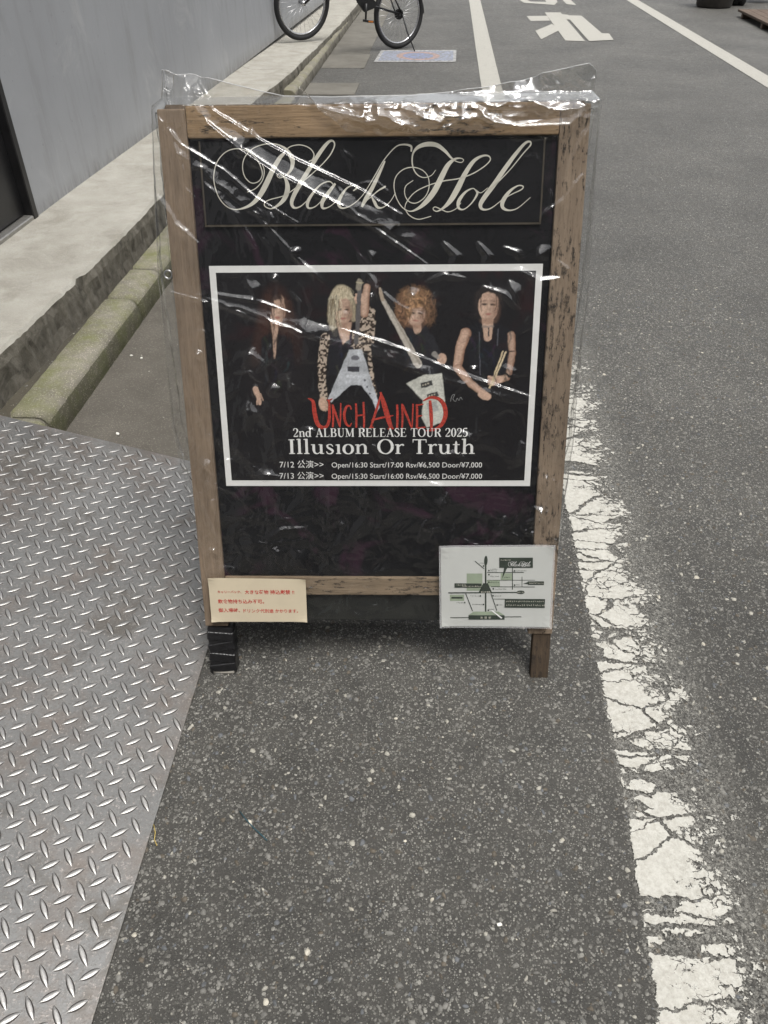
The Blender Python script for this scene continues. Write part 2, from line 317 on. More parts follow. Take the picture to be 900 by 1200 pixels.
def aggregate(n, x0, x1, y0, y1, smin, smax, seed, z0=0., par=None, fx=None, name='road_aggregate'):
    r = np.random.default_rng(seed); cx = r.uniform(x0, x1, n); cy = y0 + (y1 - y0) * r.random(n) ** 1.25
    if fx: cx = fx(cy) + cx
    s = smin + (smax - smin) * r.random(n) ** 3.2; ang = r.uniform(0, 6.28, n); asp = r.uniform(.35, .9, n); nv = 6
    th = (np.arange(nv) / nv * 2 * np.pi)[None] + r.uniform(-.35, .35, (n, nv)); rad = r.uniform(.72, 1.1, (n, nv))
    lx = np.cos(th) * rad * s[:, None]; ly = np.sin(th) * rad * (s * asp)[:, None]; ca, sa = np.cos(ang)[:, None], np.sin(ang)[:, None]
    def ring(k, z): return np.stack([cx[:, None] + k * (lx * ca - ly * sa), cy[:, None] + k * (lx * sa + ly * ca), np.broadcast_to(z, lx.shape)], -1)
    top = ring(.72, (.0006 + s * .22)[:, None] + r.uniform(-.12, .12, (n, nv)) * s[:, None]); bot = ring(1., np.full((n, 1), -.0006)); V = np.concatenate([top, bot], 1).reshape(-1, 3)
    base = (np.arange(n) * 2 * nv)[:, None, None]
    q = np.array([[k, (k + 1) % nv, (k + 1) % nv + nv, k + nv] for k in range(nv)])[:, ::-1]; tp = np.array([[0, 1, 2, 3], [0, 3, 4, 5]])
    F = (np.concatenate([tp, q])[None] + base).reshape(-1, 4)
    me = bpy.data.meshes.new('road_aggregate'); me.vertices.add(len(V)); me.vertices.foreach_set('co', V.ravel()); me.loops.add(F.size); me.loops.foreach_set('vertex_index', F.ravel().astype(np.int32))
    me.polygons.add(len(F)); me.polygons.foreach_set('loop_start', np.arange(0, F.size, 4)); me.polygons.foreach_set('loop_total', np.full(len(F), 4))
    mi = r.choice(5, n, p=[.50, .10, .2, .02, .18]); [me.materials.append(m) for m in M_ST]; me.polygons.foreach_set('material_index', np.repeat(mi, 8).astype(np.int32)); me.update(calc_edges=True)
    V3 = V.copy(); V3[:, 2] += z0; me.vertices.foreach_set('co', V3.ravel()); me.update()
    return tag(link(bpy.data.objects.new(name, me), par or road), kind='stuff')
aggregate(30000, -.60, 1.55, .15, 3.4, .0015, .0080, 5)
# painted character on the road (seen upside down) and the one beyond it
def zp(X, Y): return G(580 + X / 2.8125, Y / 2.8125)
def roadpoly(name, polys, mat, z=.004):
    V = []; Fc = []
    for k, p in enumerate(polys):
        i = len(V); V += [(q.x, q.y, z + k * .0006) for q in p]; Fc.append(list(range(i, i + len(p))))
    o = mesh(name, V, Fc, mat); uv = o.data.uv_layers.new(name='UVMap')
    for l in uv.data: l.uv = (.5, .5)
    return tag(o, kind='structure')
roadpoly('road_marking_character', [[zp(*p) for p in q] for q in (
    [(104, 54), (172, 53), (182, 69), (118, 70)], [(164, 42), (216, 42), (297, 137), (232, 135)],
    [(188, 80), (214, 100), (152, 131), (133, 103)], [(236, 52), (285, 53), (352, 111), (376, 112), (391, 133), (310, 137), (250, 70)],
    [(205, 47), (240, 50), (262, 66), (226, 66)])], M_MARK)
roadpoly('road_marking_character', [[zp(*p) for p in q] for q in (
    [(75, -2), (100, -2), (118, 6), (205, 8), (196, 17), (96, 10)], [(150, -22), (196, -22), (206, 9), (170, 9)],
    [(214, -8), (240, -8), (268, 18), (236, 15)], [(70, -36), (230, -36), (238, -28), (80, -28)])], M_MARK)
# faded painted street sign patch
def sgn(name, px, mat, z): return tag(mesh(name, [tuple(G(*p)[:2]) + (z,) for p in px], [list(range(len(px)))], mat))
def faded(name, col, amt):
    m = MT(name, .8); v = m.co(); m.col(m.mix(m.ramp(m.noise(v, 30, 6, .75), [(.40, 0.), (.60, 1.)]), col, (.16, .155, .14)))
    return m.m
sp = sgn('painted_road_sign', [(438, 73), (534, 73), (535, 59), (447, 59)], faded('faded_sign_grey', (.42, .42, .42), 1), .004)
tag(sp, kind='structure')
o = mesh('sign_field', [tuple(G(*p)[:2]) + (.0048,) for p in ((443, 71.6), (531, 71.6), (531.5, 60.2), (450, 60.2))], [(0, 1, 2, 3)], faded('faded_sign_blue', (.26, .29, .38), 1), sp)
def ovl(name, a0, b0, mat, z):
    c = G(490, 66); V = [(c.x + a0 * math.cos(t), c.y + b0 * math.sin(t), z) for t in [2 * math.pi * k / 36 for k in range(36)]]
    return mesh(name, V, [list(range(36))], mat, sp)
ovl('sign_ring', .235, .27, faded('faded_sign_red', (.42, .27, .24), 1), .0054)
ovl('sign_disc', .165, .19, faded('faded_sign_deep_blue', (.20, .24, .40), 1), .0060)
# ================================================================== GUTTER, KERB, PAVEMENT, WALL
gut = empty('gutter', (0, 0, 0), kind='structure')
def gutpiece(y0, y1, mat, w=.43, z=.006, x0=0.0, name='gutter_slab'):
    g = .004
    V = [(edge_x(y0) + x0, y0 + g, z), (edge_x(y0) + w, y0 + g, z), (edge_x(y1) + w, y1 - g, z), (edge_x(y1) + x0, y1 - g, z)]
    bm = bmesh.new(); t = [bm.verts.new(v) for v in V]; b = [bm.verts.new((v[0], v[1], -.02)) for v in V]
    bm.faces.new(t); [bm.faces.new((t[i], t[(i + 1) % 4], b[(i + 1) % 4], b[i])) for i in range(4)]
    return bmobj(name, bm, mat, gut)
ys = [-4, -1.6, .8]
gutpiece(-4, .8, M_GUT, .46); gutpiece(.8, 3.4, M_GUT, .46, .006); gutpiece(3.4, 5.6, M_GUT, .44, .005); gutpiece(5.6, 7.42, M_GUT, .43, .0055)
gutpiece(G(0, 112).y, G(0, 98).y, M_GUT2, .46, .007); gutpiece(G(0, 98).y, G(0, 80.5).y, M_ASPH, .40, .004, name='asphalt_patch')
gutpiece(G(0, 80.5).y, G(0, 64).y, M_GUT2, .44, .0065); gutpiece(G(0, 64).y, 13.2, M_GUT2, .42, .006)
for k in range(4): gutpiece(13.2 + k * 3, 16.2 + k * 3, M_GUT2, .42, .0062)
# kerb stones
kerb = empty('kerb', (0, 0, 0), kind='structure')
aggregate(1500, .02, .46, 1.8, 6, .001, .0042, 8, .0055, gut, lambda y: edge_x(y), 'gutter_grit')
aggregate(700, -.23, -.145, 1.8, 6, .001, .005, 9, .055, gut, lambda y: edge_x(y), 'gap_grit')
def kerbstone(y0, y1, h, mat, w=.14, hz=.02, sag=0.):
    prof = [(0, -.02), (.001, h * .3), (-.002, h * .55), (-.007, h * .76), (-.015, h * .88), (-.028, h * .965), (-.045, h), (-w + .012, h + .002), (-w, h - .008), (-w, -.02)]
    ny = max(6, int((y1 - y0) / .03)); bm = bmesh.new(); rings = []
    for i in range(ny + 1):
        t = i / ny; y = y0 + .003 + (y1 - y0 - .006) * t; e = min(t, 1 - t) * (y1 - y0); rd = .008 * max(0, 1 - e / .012)
        jx = random.uniform(-.0010, .0010)
        rings.append([bm.verts.new((edge_x(y) + px + random.gauss(0, .0011) + (rd if px < -w / 2 else -rd * 1.0) + jx, y, max(-.02, pz - (rd if pz > 0 else 0)) + sag + random.gauss(0, .0009))) for px, pz in prof])
    n = len(prof)
    for a, b in zip(rings, rings[1:]):
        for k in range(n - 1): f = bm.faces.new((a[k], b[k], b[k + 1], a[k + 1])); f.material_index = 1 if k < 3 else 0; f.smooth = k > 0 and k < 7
    bm.faces.new(rings[0]); bm.faces.new(rings[-1][::-1])
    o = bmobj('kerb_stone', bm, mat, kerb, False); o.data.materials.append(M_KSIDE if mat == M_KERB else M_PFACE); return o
KZ = .105
joints = [-2.2, -1.6, -1.0, -.4, .2, .8, 1.42, G(30, 487, KZ).y, G(135, 348, KZ).y, 3.32, 3.92, 4.52, 5.12]
for a, b in zip(joints, joints[1:]): kerbstone(a, b, KZ + random.uniform(-.003, .003), M_KERB)
yA = G(338, 105, .10).y
for a, b in zip([5.12, 5.72, 6.32], [5.72, 6.32, yA]): kerbstone(a, b, .06, M_KERB2)
jj = [yA, yA + .62, G(367, 64, .1).y + .1, 10.0, 11.0, 12.0, 13.1, 14.2, 15.4, 17, 19, 22]
jj = sorted(set(jj))
for a, b in zip(jj, jj[1:]): kerbstone(a, b, .10, M_KERB2, .19)
# dirt-filled gap behind the kerb
def px_(y):                                            # pavement edge
    return float(np.interp(y, [-6, 0, 2.3, 3.2, 3.85, 6.4, 7.6, 9.9, 11.8, 24], [-1.68, -1.42, -1.275, -1.175, -1.13, -.955, -.80, -.62, -.46, .35]))
def pz_(y): return float(np.interp(y, [4, 8, 10], [.215, .18, .15]))
def wx_(y): return -1.635 + .0865 * (y - 3.25)          # wall foot
gy = np.arange(-6, 24.01, .25)
strip('gap_dirt', [(px_(y) - .02, y) for y in gy], [(edge_x(y) - .10, y) for y in gy], M_DIRT, .055)['kind'] = 'structure'
# pavement: top sheet and rough side face, one object, plus cracks
bm = bmesh.new(); ny = 620; rows = []
yy = np.concatenate([np.linspace(-6, 1.5, 40), np.linspace(1.52, 12, 420), np.linspace(12.1, 26, 60)])
wob = np.cumsum(rng.normal(0, .0022, len(yy))); wob -= np.convolve(np.pad(wob, 25, 'edge'), np.ones(51) / 51, 'valid'); 
for i, y in enumerate(yy):
    e = px_(y) + wob[i] * .8; z = pz_(y); dn = random.uniform(0, .004) if 2 < y < 12 else 0
    chip = .018 * math.exp(-((y - 2.95) / .035) ** 2)
    rows.append([bm.verts.new(v) for v in ((wx_(y) - .3, y, z + .012), (wx_(y) + .002, y, z + .012), (wx_(y) + .05, y, z + .006), (e - .10, y, z + .001), (e - .012 - chip, y, z - dn * 1.6),
                 (e - .001 - chip, y, z - .012 - dn), (e + .004 - chip * .6 + random.gauss(0, .0022), y, z - .05), (e + .002 + random.gauss(0, .0028), y, z - .11), (e + .010, y, .03))])
for a, b in zip(rows, rows[1:]):
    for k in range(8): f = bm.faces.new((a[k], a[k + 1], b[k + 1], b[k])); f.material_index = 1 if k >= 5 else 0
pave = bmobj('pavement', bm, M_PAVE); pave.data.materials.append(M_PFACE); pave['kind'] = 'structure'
M_CR = plain('crack_dirt', (.07, .065, .055), .9)
def crack(pts, wd, z0=None):
    f = Flat(0, 0); f.ribbon([(x, y, wd * random.uniform(.5, 1.3)) for x, y in pts], True, 3)
    f.V = [(x, y, pz_(y) + .0045 + .006 * max(0, min(1, (px_(y) - .1 - x) / max(.05, px_(y) - .15 - wx_(y))))) for x, y, z in f.V]
    f.build('crack', M_CR, pave)
for y0 in (7.55, 9.3):
    crack([(px_(y0) - .02 - t * (px_(y0) - wx_(y0) - .03), y0 + .05 * math.sin(t * 7) + random.uniform(-.01, .01) + .12 * t) for t in np.linspace(0, 1, 12)], .006)
# left building: painted wall and door
def wallmat():
    m = MT('grey_wall_paint', .42, spec=.45); v = m.co(); vs = m.co((1, 1, .16))
    c = m.mix(m.ramp(m.noise(v, 1.1, 5, .6), [(.3, 0.), (.7, 1.)]), (.36, .37, .388), (.295, .303, .32))
    c = m.mix(m.ramp(m.noise(vs, 9, 7, .7), [(.50, 0.), (.75, .40)]), c, (.16, .155, .145)); c = m.mix(m.ramp(m.noise(v, 2.6, 7, .75, .6), [(.55, 0.), (.75, .35)]), c, (.60, .60, .58))
    c = m.mix(m.ramp(m.noise(v, 34, 5, .7), [(.66, 0.), (.74, .7)]), c, (.10, .10, .10))
    gr = m.n('TexCoord'); sx = m.n('SeparateXYZ'); m.l(gr.outputs['Object'], sx.inputs[0])
    base = m.math('ADD', m.ramp(sx.outputs[2], [(.0, 1.), (.10, .0)]), -.0)      # splash dirt along the foot of the wall
    c = m.mix(m.math('MULTIPLY', base, m.ramp(m.noise(vs, 22, 6, .8), [(.40, 0.), (.62, .9)])), c, (.13, .125, .11))
    m.col(c); m.bump(m.math('ADD', m.noise(v, 18, 4), m.math('MULTIPLY', m.noise(v, 160, 3), .25)), .0022, .6); return m.m
M_WALL = wallmat()
bld = empty('building', (wx_(5), 5, .2), 'grey painted street building with a black door beside the concrete pavement', 'building')
wang = math.atan(.0865)
def WL(t, zz, off=0.):                                 # wall coordinates: t metres along the wall (y = t), height, outward offset
    return Vector((wx_(t) + off * math.cos(wang), t - off * math.sin(wang), zz))
def wallbox(name, t0, t1, z0, z1, o0, o1, mat, bev=0.0, par=None):
    bm = bmesh.new(); vs = [bm.verts.new(WL(t, z, o) - Vector(bld.location)) for t in (t0, t1) for z in (z0, z1) for o in (o0, o1)]
    for f in ((0, 1, 3, 2), (4, 6, 7, 5), (0, 4, 5, 1), (2, 3, 7, 6), (0, 2, 6, 4), (1, 5, 7, 3)): bm.faces.new([vs[i] for i in f])
    if bev: bmesh.ops.bevel(bm, geom=bm.edges[:], offset=bev, segments=1, affect='EDGES')
    return bmobj(name, bm, mat, par or bld)
zb = .20
dj = G(47, 254, .225).y                                # door jamb
wallbox('wall', dj, 17.5, zb, 4.2, -.25, 0, M_WALL)
wallbox('wall', -6, dj - .95, zb, 4.2, -.25, 0, M_WALL)
wallbox('wall', dj - .95, dj, 2.35, 4.2, -.25, 0, M_WALL)
M_DOOR = plain('black_door_paint', (.012, .012, .013), .35, vary=.4, scale=8)
door = wallbox('door', dj - .90, dj - .04, zb + .05, 2.3, -.075, -.035, M_DOOR, .004)
wallbox('door_frame', dj - .04, dj + .002, zb + .012, 2.35, -.10, .006, M_DOOR, .004)
wallbox('door_frame', dj - .952, dj - .90, zb + .012, 2.35, -.10, .006, M_DOOR, .004)
wallbox('door_sill', dj - .90, dj - .04, zb + .012, zb + .045, -.10, .004, plain('sill_metal', (.34, .33, .31), .35, .7), .004)
h_ = wallbox('door_handle', dj - .84, dj - .80, 1.15, 1.3, -.035, .0, M_STEELD, .004)
wallbox('upper_storey', -6, 17.5, 4.2, 7.2, -.30, .015, plain('pale_render', (.40, .39, .37), .8, vary=.1, scale=3))
for k in range(5):
    t = -3.4 + k * 4.4
    wn_ = wallbox('window', t, t + 1.5, 5.1, 6.5, .012, .05, M_STEELD, .006); wallbox('pane', t + .07, t + 1.43, 5.17, 6.43, .045, .053, plain('window_glass', (.05, .06, .07), .06), 0)
# ================================================================== STEEL PLATE RAMP
def steel(name, pinks=True, lug=False):
    m = MT(name, .36, .75, spec=.5); v = m.co()
    base = (.245, .245, .24) if not lug else (.50, .49, .47)
    c = m.mix(m.ramp(m.noise(v, 3.2, 6, .65), [(.3, 0.), (.7, 1.)]), base, tuple(x * .72 for x in base))
    if not lug:
        c = m.mix(m.math('MULTIPLY', m.ramp(m.noise(v, 7, 7, .7), [(.48, 0.), (.66, 1.)]), .45), c, (.20, .145, .11))
        c = m.mix(m.ramp(m.noise(v, 4.3, 6, .7, .8), [(.54, 0.), (.66, .65)]), c, (.11, .095, .075))
        c = m.mix(m.ramp(m.noise(v, 190, 5, .85), [(.50, 0.), (.66, .75)]), c, (.13, .115, .10)); c = m.mix(m.ramp(m.noise(v, 120, 5, .85), [(.56, 0.), (.68, .8)]), c, (.52, .47, .43))
    m.col(c); m.rgh(m.ramp(m.noise(v, 9, 6, .7), [(.3, .34 if lug else .30), (.7, .46 if lug else .58)]))
    m.b.inputs['Metallic'].default_value = .85 if lug else .55
    m.bump(m.noise(v, 240, 4, .7), .0009, .6); return m.m
M_STEEL = steel('checker_plate_steel'); M_LUG = steel('worn_lug_steel', lug=True); M_LUGE = plain('lug_flank_dark', (.050, .044, .040), .6, .3, vary=.3, scale=300)  # last one: darker material for the outer strips of each lug
# plate frame: u runs from the road edge towards the kerb (rising), v along the road
pA = Vector((-.376, 1.885, .006)); pR0 = Vector((-.463, .436, .006)); vdir = (pA - pR0).normalized()
pFar = Vector((-1.19, 2.03, .142)); udir = (pFar - pA); udir = (udir - vdir * udir.dot(vdir) * .0).normalized()
nrm = vdir.cross(udir).normalized() * 1.0
if nrm.z < 0: nrm = -nrm
PW = (-1.285 - pA.x) / udir.x; PL = 2.3
plate = empty('steel_plate', pA, 'rusty grey steel checker plate ramp lying from the road up to the kerb', 'steel plate')
def PL_(u, v, h=0.): return udir * u - vdir * v + nrm * h
bm = bmesh.new(); t = [bm.verts.new(PL_(u, v)) for u, v in ((0, 0), (PW, 0), (PW, PL), (0, PL))]; b = [bm.verts.new(PL_(u, v, -.006)) for u, v in ((0, 0), (PW, 0), (PW, PL), (0, PL))]
bm.faces.new(t); bm.faces.new(b[::-1]); [bm.faces.new((t[i], t[(i + 1) % 4], b[(i + 1) % 4], b[i])) for i in range(4)]
bmobj('plate_sheet', bm, M_STEEL, plate)
def lugmesh():
    L, Wd, H = .0196, .0059, .0024; V = []; Fc = []; nu, nv = 8, 7; BB = (-1, -.66, -.42, 0, .42, .66, 1)
    for i in range(nu + 1):
        a = -1 + 2 * i / nu; wv = Wd * (1 - abs(a) ** 2.2) + .0002
        for j in range(nv):
            b_ = BB[j]; V.append((a * L, b_ * wv, H * (1 - a ** 4) * (0, .72, .98, 1, .98, .72, 0)[j] - .0001))
    for i in range(nu):
        for j in range(nv - 1): k = i * nv + j; Fc.append((k, k + nv, k + nv + 1, k + 1))
    me = bpy.data.meshes.new('raised_lug'); me.from_pydata(V, [], Fc); me.materials.append(M_LUG); me.materials.append(M_LUGE)
    me.polygons.foreach_set('material_index', [1 if k % (nv - 1) in (0, nv - 2) else 0 for k in range(len(Fc))])
    me.polygons.foreach_set('use_smooth', [True] * len(me.polygons)); return me
lugme = lugmesh(); sL = .047; LROT = R(-4); lugs = []
ca, sa = math.cos(LROT), math.sin(LROT)
Xa = Vector((ca, sa, 0)); Ya = Vector((-sa, ca, 0))
Mpl = Matrix((( *(-udir),), (*vdir,), (*nrm,))).transposed()       # plate x points right (away from kerb)
for i in range(-60, 60):
    for j in range(-60, 60):
        for q in (0, 1):
            p = (Xa * (i + q * .5) + Ya * (j + q * .5)) * sL
            u, v = -p.x, -p.y
            if not (.015 < u < PW - .015 and .015 < v < PL - .015): continue
            lugs.append((u, v, LROT + (R(45) if q else R(-45)) ))
def lugM(l): return Matrix.Translation(PL_(l[0], l[1], .0)) @ Mpl.to_4x4() @ Matrix.Rotation(l[2], 4, 'Z')
def seen(l):
    p = PL_(l[0], l[1]) + pA; q = np.array(p) - CC; z = q @ cf
    if z < .05: return 0
    X, Y = 450 + FPX * q[0] / z, 600 - FPX * (q @ cu) / z
    return 1 / z if (-10 < X < 262 and Y < 1215) else 0
lugs.sort(key=seen, reverse=True)
for l in lugs[:300]:
    o = bpy.data.objects.new('raised_lug', lugme); link(o, plate); o.matrix_local = lugM(l)
V0 = np.array([v.co[:] for v in lugme.vertices]); F0 = [tuple(p.vertices) for p in lugme.polygons]; V = []; Fc = []
for l in lugs[300:]:
    Mx = np.array(lugM(l)); k = len(V); V += (V0 @ Mx[:3, :3].T + Mx[:3, 3]).tolist(); Fc += [tuple(i + k for i in f) for f in F0]
lo = tag(mesh('raised_lugs', V, Fc, M_LUG, plate, True), kind='stuff'); lo.data.materials.append(M_LUGE)
lo.data.polygons.foreach_set('material_index', [p.material_index for p in lugme.polygons] * len(lugs[300:]))
# ================================================================== SIGNBOARD (A-frame)
sb = bempty('signboard', 'weathered wooden A-frame blackboard standing on the asphalt under a clear plastic cover', 'signboard')
W_L = wood('weathered_wood_left', (.26, .195, .138), (.18, .134, .095), .0, 1)
W_R = wood('flaking_wood_right', (.28, .215, .155), (.20, .15, .108), .05, 1)
W_T = wood('flaking_wood_top', (.34, .235, .14), (.235, .16, .092), .002, 0)
W_B = wood('flaking_wood_bottom', (.29, .22, .15), (.20, .15, .10), .045, 0)
W_K = wood('dark_wood', (.105, .075, .05), (.055, .04, .028), .05, 1)  # darker wood tone for the leg end, rear frame and shrub stems
TLx, TLy = P(182, 125); TRx, TRy = P(697, 118); BLx, BLy = P(247, 728); BRx, BRy = P(646, 734)
xL, xR = -.392, .386; yT = 1.168; iL = xL + .052; iR = xR - .054; TH = .026
def foot(x):                                           # board-local y where the ground is
    p0 = MB @ Vector((x, 0, 0)); return -p0.z / MB.col[1][2]
box('left_stile', (xL, .125, -TH), (iL, yT - .001, 0), W_L, sb, .003, 2)
box('right_stile', (iR, foot(.36) + .115, -TH), (xR, yT, 0), W_R, sb, .003, 2)
box('leg', (xR - .042, foot(.36), -TH), (xR - .0015, foot(.36) + .1145, -.003), W_K, sb, .003, 2)
lg = box('leg', (xL + .004, foot(-.36) + .004, -.032), (xL + .062, .1245, .004), M_TAPE, sb, .004, 2)
box('leg_cap', (xL + .009, foot(-.36), -.028), (xL + .058, foot(-.36) + .009, .0055), plain('pale_foot_pad', (.35, .33, .29), .6), lg, .002)
for k in range(4):
    y = .02 + k * .027; M = Matrix.Translation((xL + .033, y, -.014)) @ Matrix.Rotation(R([8, -6, 11, -4][k]), 4, 'Z')
    box('tape_wrap', (-.0305, -.012, -.0195), (.0305, .012, .0195), M_TAPE, lg, .003, 1, M)
box('top_rail', (iL + .0005, yT - .050, -TH), (iR - .0005, yT + .003, .0015), W_T, sb, .003, 2)
box('bottom_rail', (iL + .0005, .203, -TH), (iR - .0005, .246, -.001), W_B, sb, .003, 2)
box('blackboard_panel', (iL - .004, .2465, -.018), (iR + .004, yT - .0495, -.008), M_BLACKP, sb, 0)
box('lower_board', (iL + .001, .136, -.024), (iR - .001, .2025, -.012), M_SKIRT, sb, .002)
# name plate with script lettering
sx0, sy0 = P(240, 266); sx1, sy1 = P(640, 161)
npl = box('name_plate', (sx0, sy0, -.008), (sx1, sy1, -.0035), plain('name_plate_black', (.008, .008, .009), .5, vary=.3, scale=8, spec=.15), sb, .0015)
for a in ((sx0, sy0, sx1, sy0 + .0035), (sx0, sy0 + .004, sx0 + .003, sy1), (sx1 - .003, sy0 + .004, sx1, sy1)):
    box('plate_edging', (a[0], a[1], -.0036), (a[2], a[3], -.0026), M_GOLD, npl, 0)
calA = [  # traced in a 4.286x enlargement with origin (240,150)
 [(400,112,3),(395,128,14),(375,150,22),(340,210,27),(305,285,30),(270,345,26),(225,388,16),(160,409,6),(110,395,5),(70,350,5),(47,285,5),(44,230,5),(60,170,5),(100,122,5),(155,103,5),(210,115,5),(255,150,5),(280,195,5),(287,235,5),(268,268,5),(232,275,5),(200,245,5),(188,195,5),(200,145,5),(240,102,5),(300,80,5),(355,80,6),(400,100,12),(428,135,24),(440,170,24),(432,208,16),(405,238,7),(375,250,5),(362,238,5),(372,229,4),(392,240,8),(410,270,20),(414,310,28),(398,355,24),(366,388,14),(330,405,6),(300,392,5),(302,372,5),(330,358,5),(395,340,5),(440,312,5),(500,262,5),(570,200,5),(625,140,6),(650,90,7),(645,66,9),(625,66,14),(590,105,20),(540,180,22),(490,260,24),(450,330,24),(435,375,20),(448,400,12),(480,393,6),(520,358,4)],
 [(288,182,4),(297,215,5),(288,262,5),(255,302,5),(212,322,4)],
 [(398,118,5),(430,92,5),(480,84,5),(525,100,5),(547,130,6),(540,158,7),(522,166,5)],
 [(650,290,5),(625,268,6),(580,285,8),(540,330,14),(515,375,18),(522,402,10),(560,390,5),(610,335,4),(655,278,6)],
 [(655,278,12),(620,325,20),(590,370,22),(592,402,12),(625,395,5),(670,360,4)],
 [(745,315,6),(763,300,8),(752,286,5),(715,300,8),(682,345,18),(672,380,20),(690,402,9),(735,388,5),(790,340,4),(850,245,5),(900,160,5),(955,97,6),(995,82,8),(1035,90,11),(1037,118,8)],
 [(905,165,8),(872,235,18),(838,305,22),(806,360,22),(788,396,12)],
 [(800,375,4),(835,345,5),(870,315,7),(902,296,10),(908,290,8)],
 [(838,345,6),(852,372,16),(868,398,14),(895,398,6),(930,370,4),(958,325,4)]]
calB = [
 [(303,210,3),(280,238,4),(240,248,5),(205,228,6),(186,185,7),(188,130,9),(215,95,18),(262,80,24),(310,86,22),(350,115,16),(380,148,10),(405,166,5),(432,172,4),(443,160,4),(428,151,5),(398,156,12),(365,185,24),(335,240,30),(300,310,32),(262,362,28),(220,400,16),(175,418,6),(135,398,5),(105,350,5),(93,290,5),(105,240,5),(145,205,5),(195,197,5),(240,214,5),(266,250,5),(268,305,5),(245,350,5),(205,376,5),(170,370,5),(148,335,5),(152,292,5),(190,262,3)],
 [(146,412,3),(155,375,5),(195,325,5),(260,290,5),(340,266,6),(420,253,6),(490,228,6),(550,190,6),(578,158,6),(565,138,8),(530,142,12),(490,170,20),(450,230,26),(415,300,32),(380,360,28),(345,398,14),(310,418,6),(290,408,5),(300,396,5),(330,408,6),(365,421,5),(405,405,4),(430,375,4)],
 [(148,406,4),(170,438,5),(215,458,5),(280,443,4)],
 [(508,318,6),(490,303,5),(452,322,12),(420,365,20),(418,400,14),(445,408,6),(485,375,7),(512,330,12),(505,312,7),(530,325,4),(565,300,4)],
 [(560,320,4),(610,278,5),(680,205,5),(745,125,6),(780,85,7),(776,67,9),(750,78,14),(705,130,20),(650,205,24),(595,285,26),(550,345,26),(528,385,22),(540,408,12),(580,403,6),(640,358,4)],
 [(640,358,4),(690,330,5),(735,308,6),(742,292,6),(715,290,7),(675,318,16),(642,365,24),(640,398,18),(670,413,9),(715,402,5),(780,348,3)]]
def calmap(strokes, ox, oy, k=4.286, wk=1.0):
    out = []
    for s in strokes:
        out.append([(*P(ox + X / k, oy + Y / k), (w_ / k) / 720. * wk) for X, Y, w_ in s])
    return out
fl = Flat(-.0030, 1e-6)
for s in calmap(calA, 240, 150) + calmap(calB, 440, 150): fl.ribbon(s, True, 8)
fl.build('script_lettering', M_INK, npl)
# screw eye on the left edge and hinges at the top, rear frame
bm = bmesh.new(); ex_, ey_ = P(194, 322); add_torus(bm, (xL - .010, ey_, -.010), .0075, .0018, (1, 0, 0), (0, 1, 0), 20, 8); add_tube(bm, [(xL - .003, ey_, -.010), (xL + .008, ey_, -.010)], .0018)
bmobj('screw_eye', bm, plain('zinc', (.5, .5, .5), .3, .9), sb, True)
rear_M = Matrix.Translation((0, yT - .01, -.034)) @ Matrix.Rotation(R(38), 4, 'X') @ Matrix.Translation((0, -(yT - .01), 0))
rz = Matrix.Translation((0, yT, -.030)) @ Matrix.Rotation(2 * LEAN, 4, 'X') @ Matrix.Translation((0, -yT, 0))
rf = box('rear_frame', (xL + .002, foot(-.36) + .03, -TH), (xL + .05, yT - .002, 0), W_K, sb, .003, 1, rz)
box('rear_stile', (xR - .05, foot(.36) + .03, -TH), (xR - .002, yT - .002, 0), W_K, rf, .003, 1, rz)
box('rear_rail', (xL + .0505, yT - .055, -TH), (xR - .0505, yT - .003, -.001), W_K, rf, .003, 1, rz)
box('rear_rail', (xL + .0505, .20, -TH), (xR - .0505, .245, -.001), W_K, rf, .003, 1, rz)
box('rear_panel', (xL + .051, .2455, -.02), (xR - .051, yT - .0555, -.01), M_BLACK, rf, 0, 1, rz)
for x in (-.22, .22): box('hinge', (x - .03, yT - .014, -.034), (x + .03, yT + .0045, -.0268), plain('hinge_brass', (.30, .24, .14), .4, .8), sb, .001)
# ================================================================== POSTER
pst = bempty('poster', 'black concert poster with white border and four musicians fixed on the blackboard', 'poster')
q = [P(242, 310), P(638.5, 311), P(620, 572), P(266, 569)]
def cen(a, b): return ((a[0] + b[0]) / 2, (a[1] + b[1]) / 2)
px0, px1 = (q[0][0] + q[3][0]) / 2, (q[1][0] + q[2][0]) / 2; py0, py1 = (q[3][1] + q[2][1]) / 2, (q[0][1] + q[1][1]) / 2
ZP = -.0070
b_ = .0125
bm = bmesh.new(); add_box(bm, (px0, py0, ZP), (px1, py1, ZP + .0012)); bmobj('paper', bm, plain('poster_border_white', (.78, .78, .76), .35, vary=.04, coat=.3), pst)
# picture: colours painted per vertex on a fine sheet
nx, nyy = 440, 310
gx = np.linspace(px0 + b_, px1 - b_, nx); gyv = np.linspace(py0 + b_, py1 - b_, nyy)
GX, GY = np.meshgrid(gx, gyv); X, Y = Pinv(GX.ravel(), GY.ravel()); WARP = True
col = np.ones((X.size, 3)) * np.array([.0075, .0065, .0075])
def vnoise(x, y, s, seed=0):
    r = np.random.default_rng(seed); T = r.random((64, 64)); x = x / s; y = y / s; xi = np.floor(x).astype(int); yi = np.floor(y).astype(int)
    fx = x - xi; fy = y - yi; fx = fx * fx * (3 - 2 * fx); fy = fy * fy * (3 - 2 * fy)
    g = lambda a, b: T[a % 64, b % 64]
    return (g(xi, yi) * (1 - fx) + g(xi + 1, yi) * fx) * (1 - fy) + (g(xi, yi + 1) * (1 - fx) + g(xi + 1, yi + 1) * fx) * fy
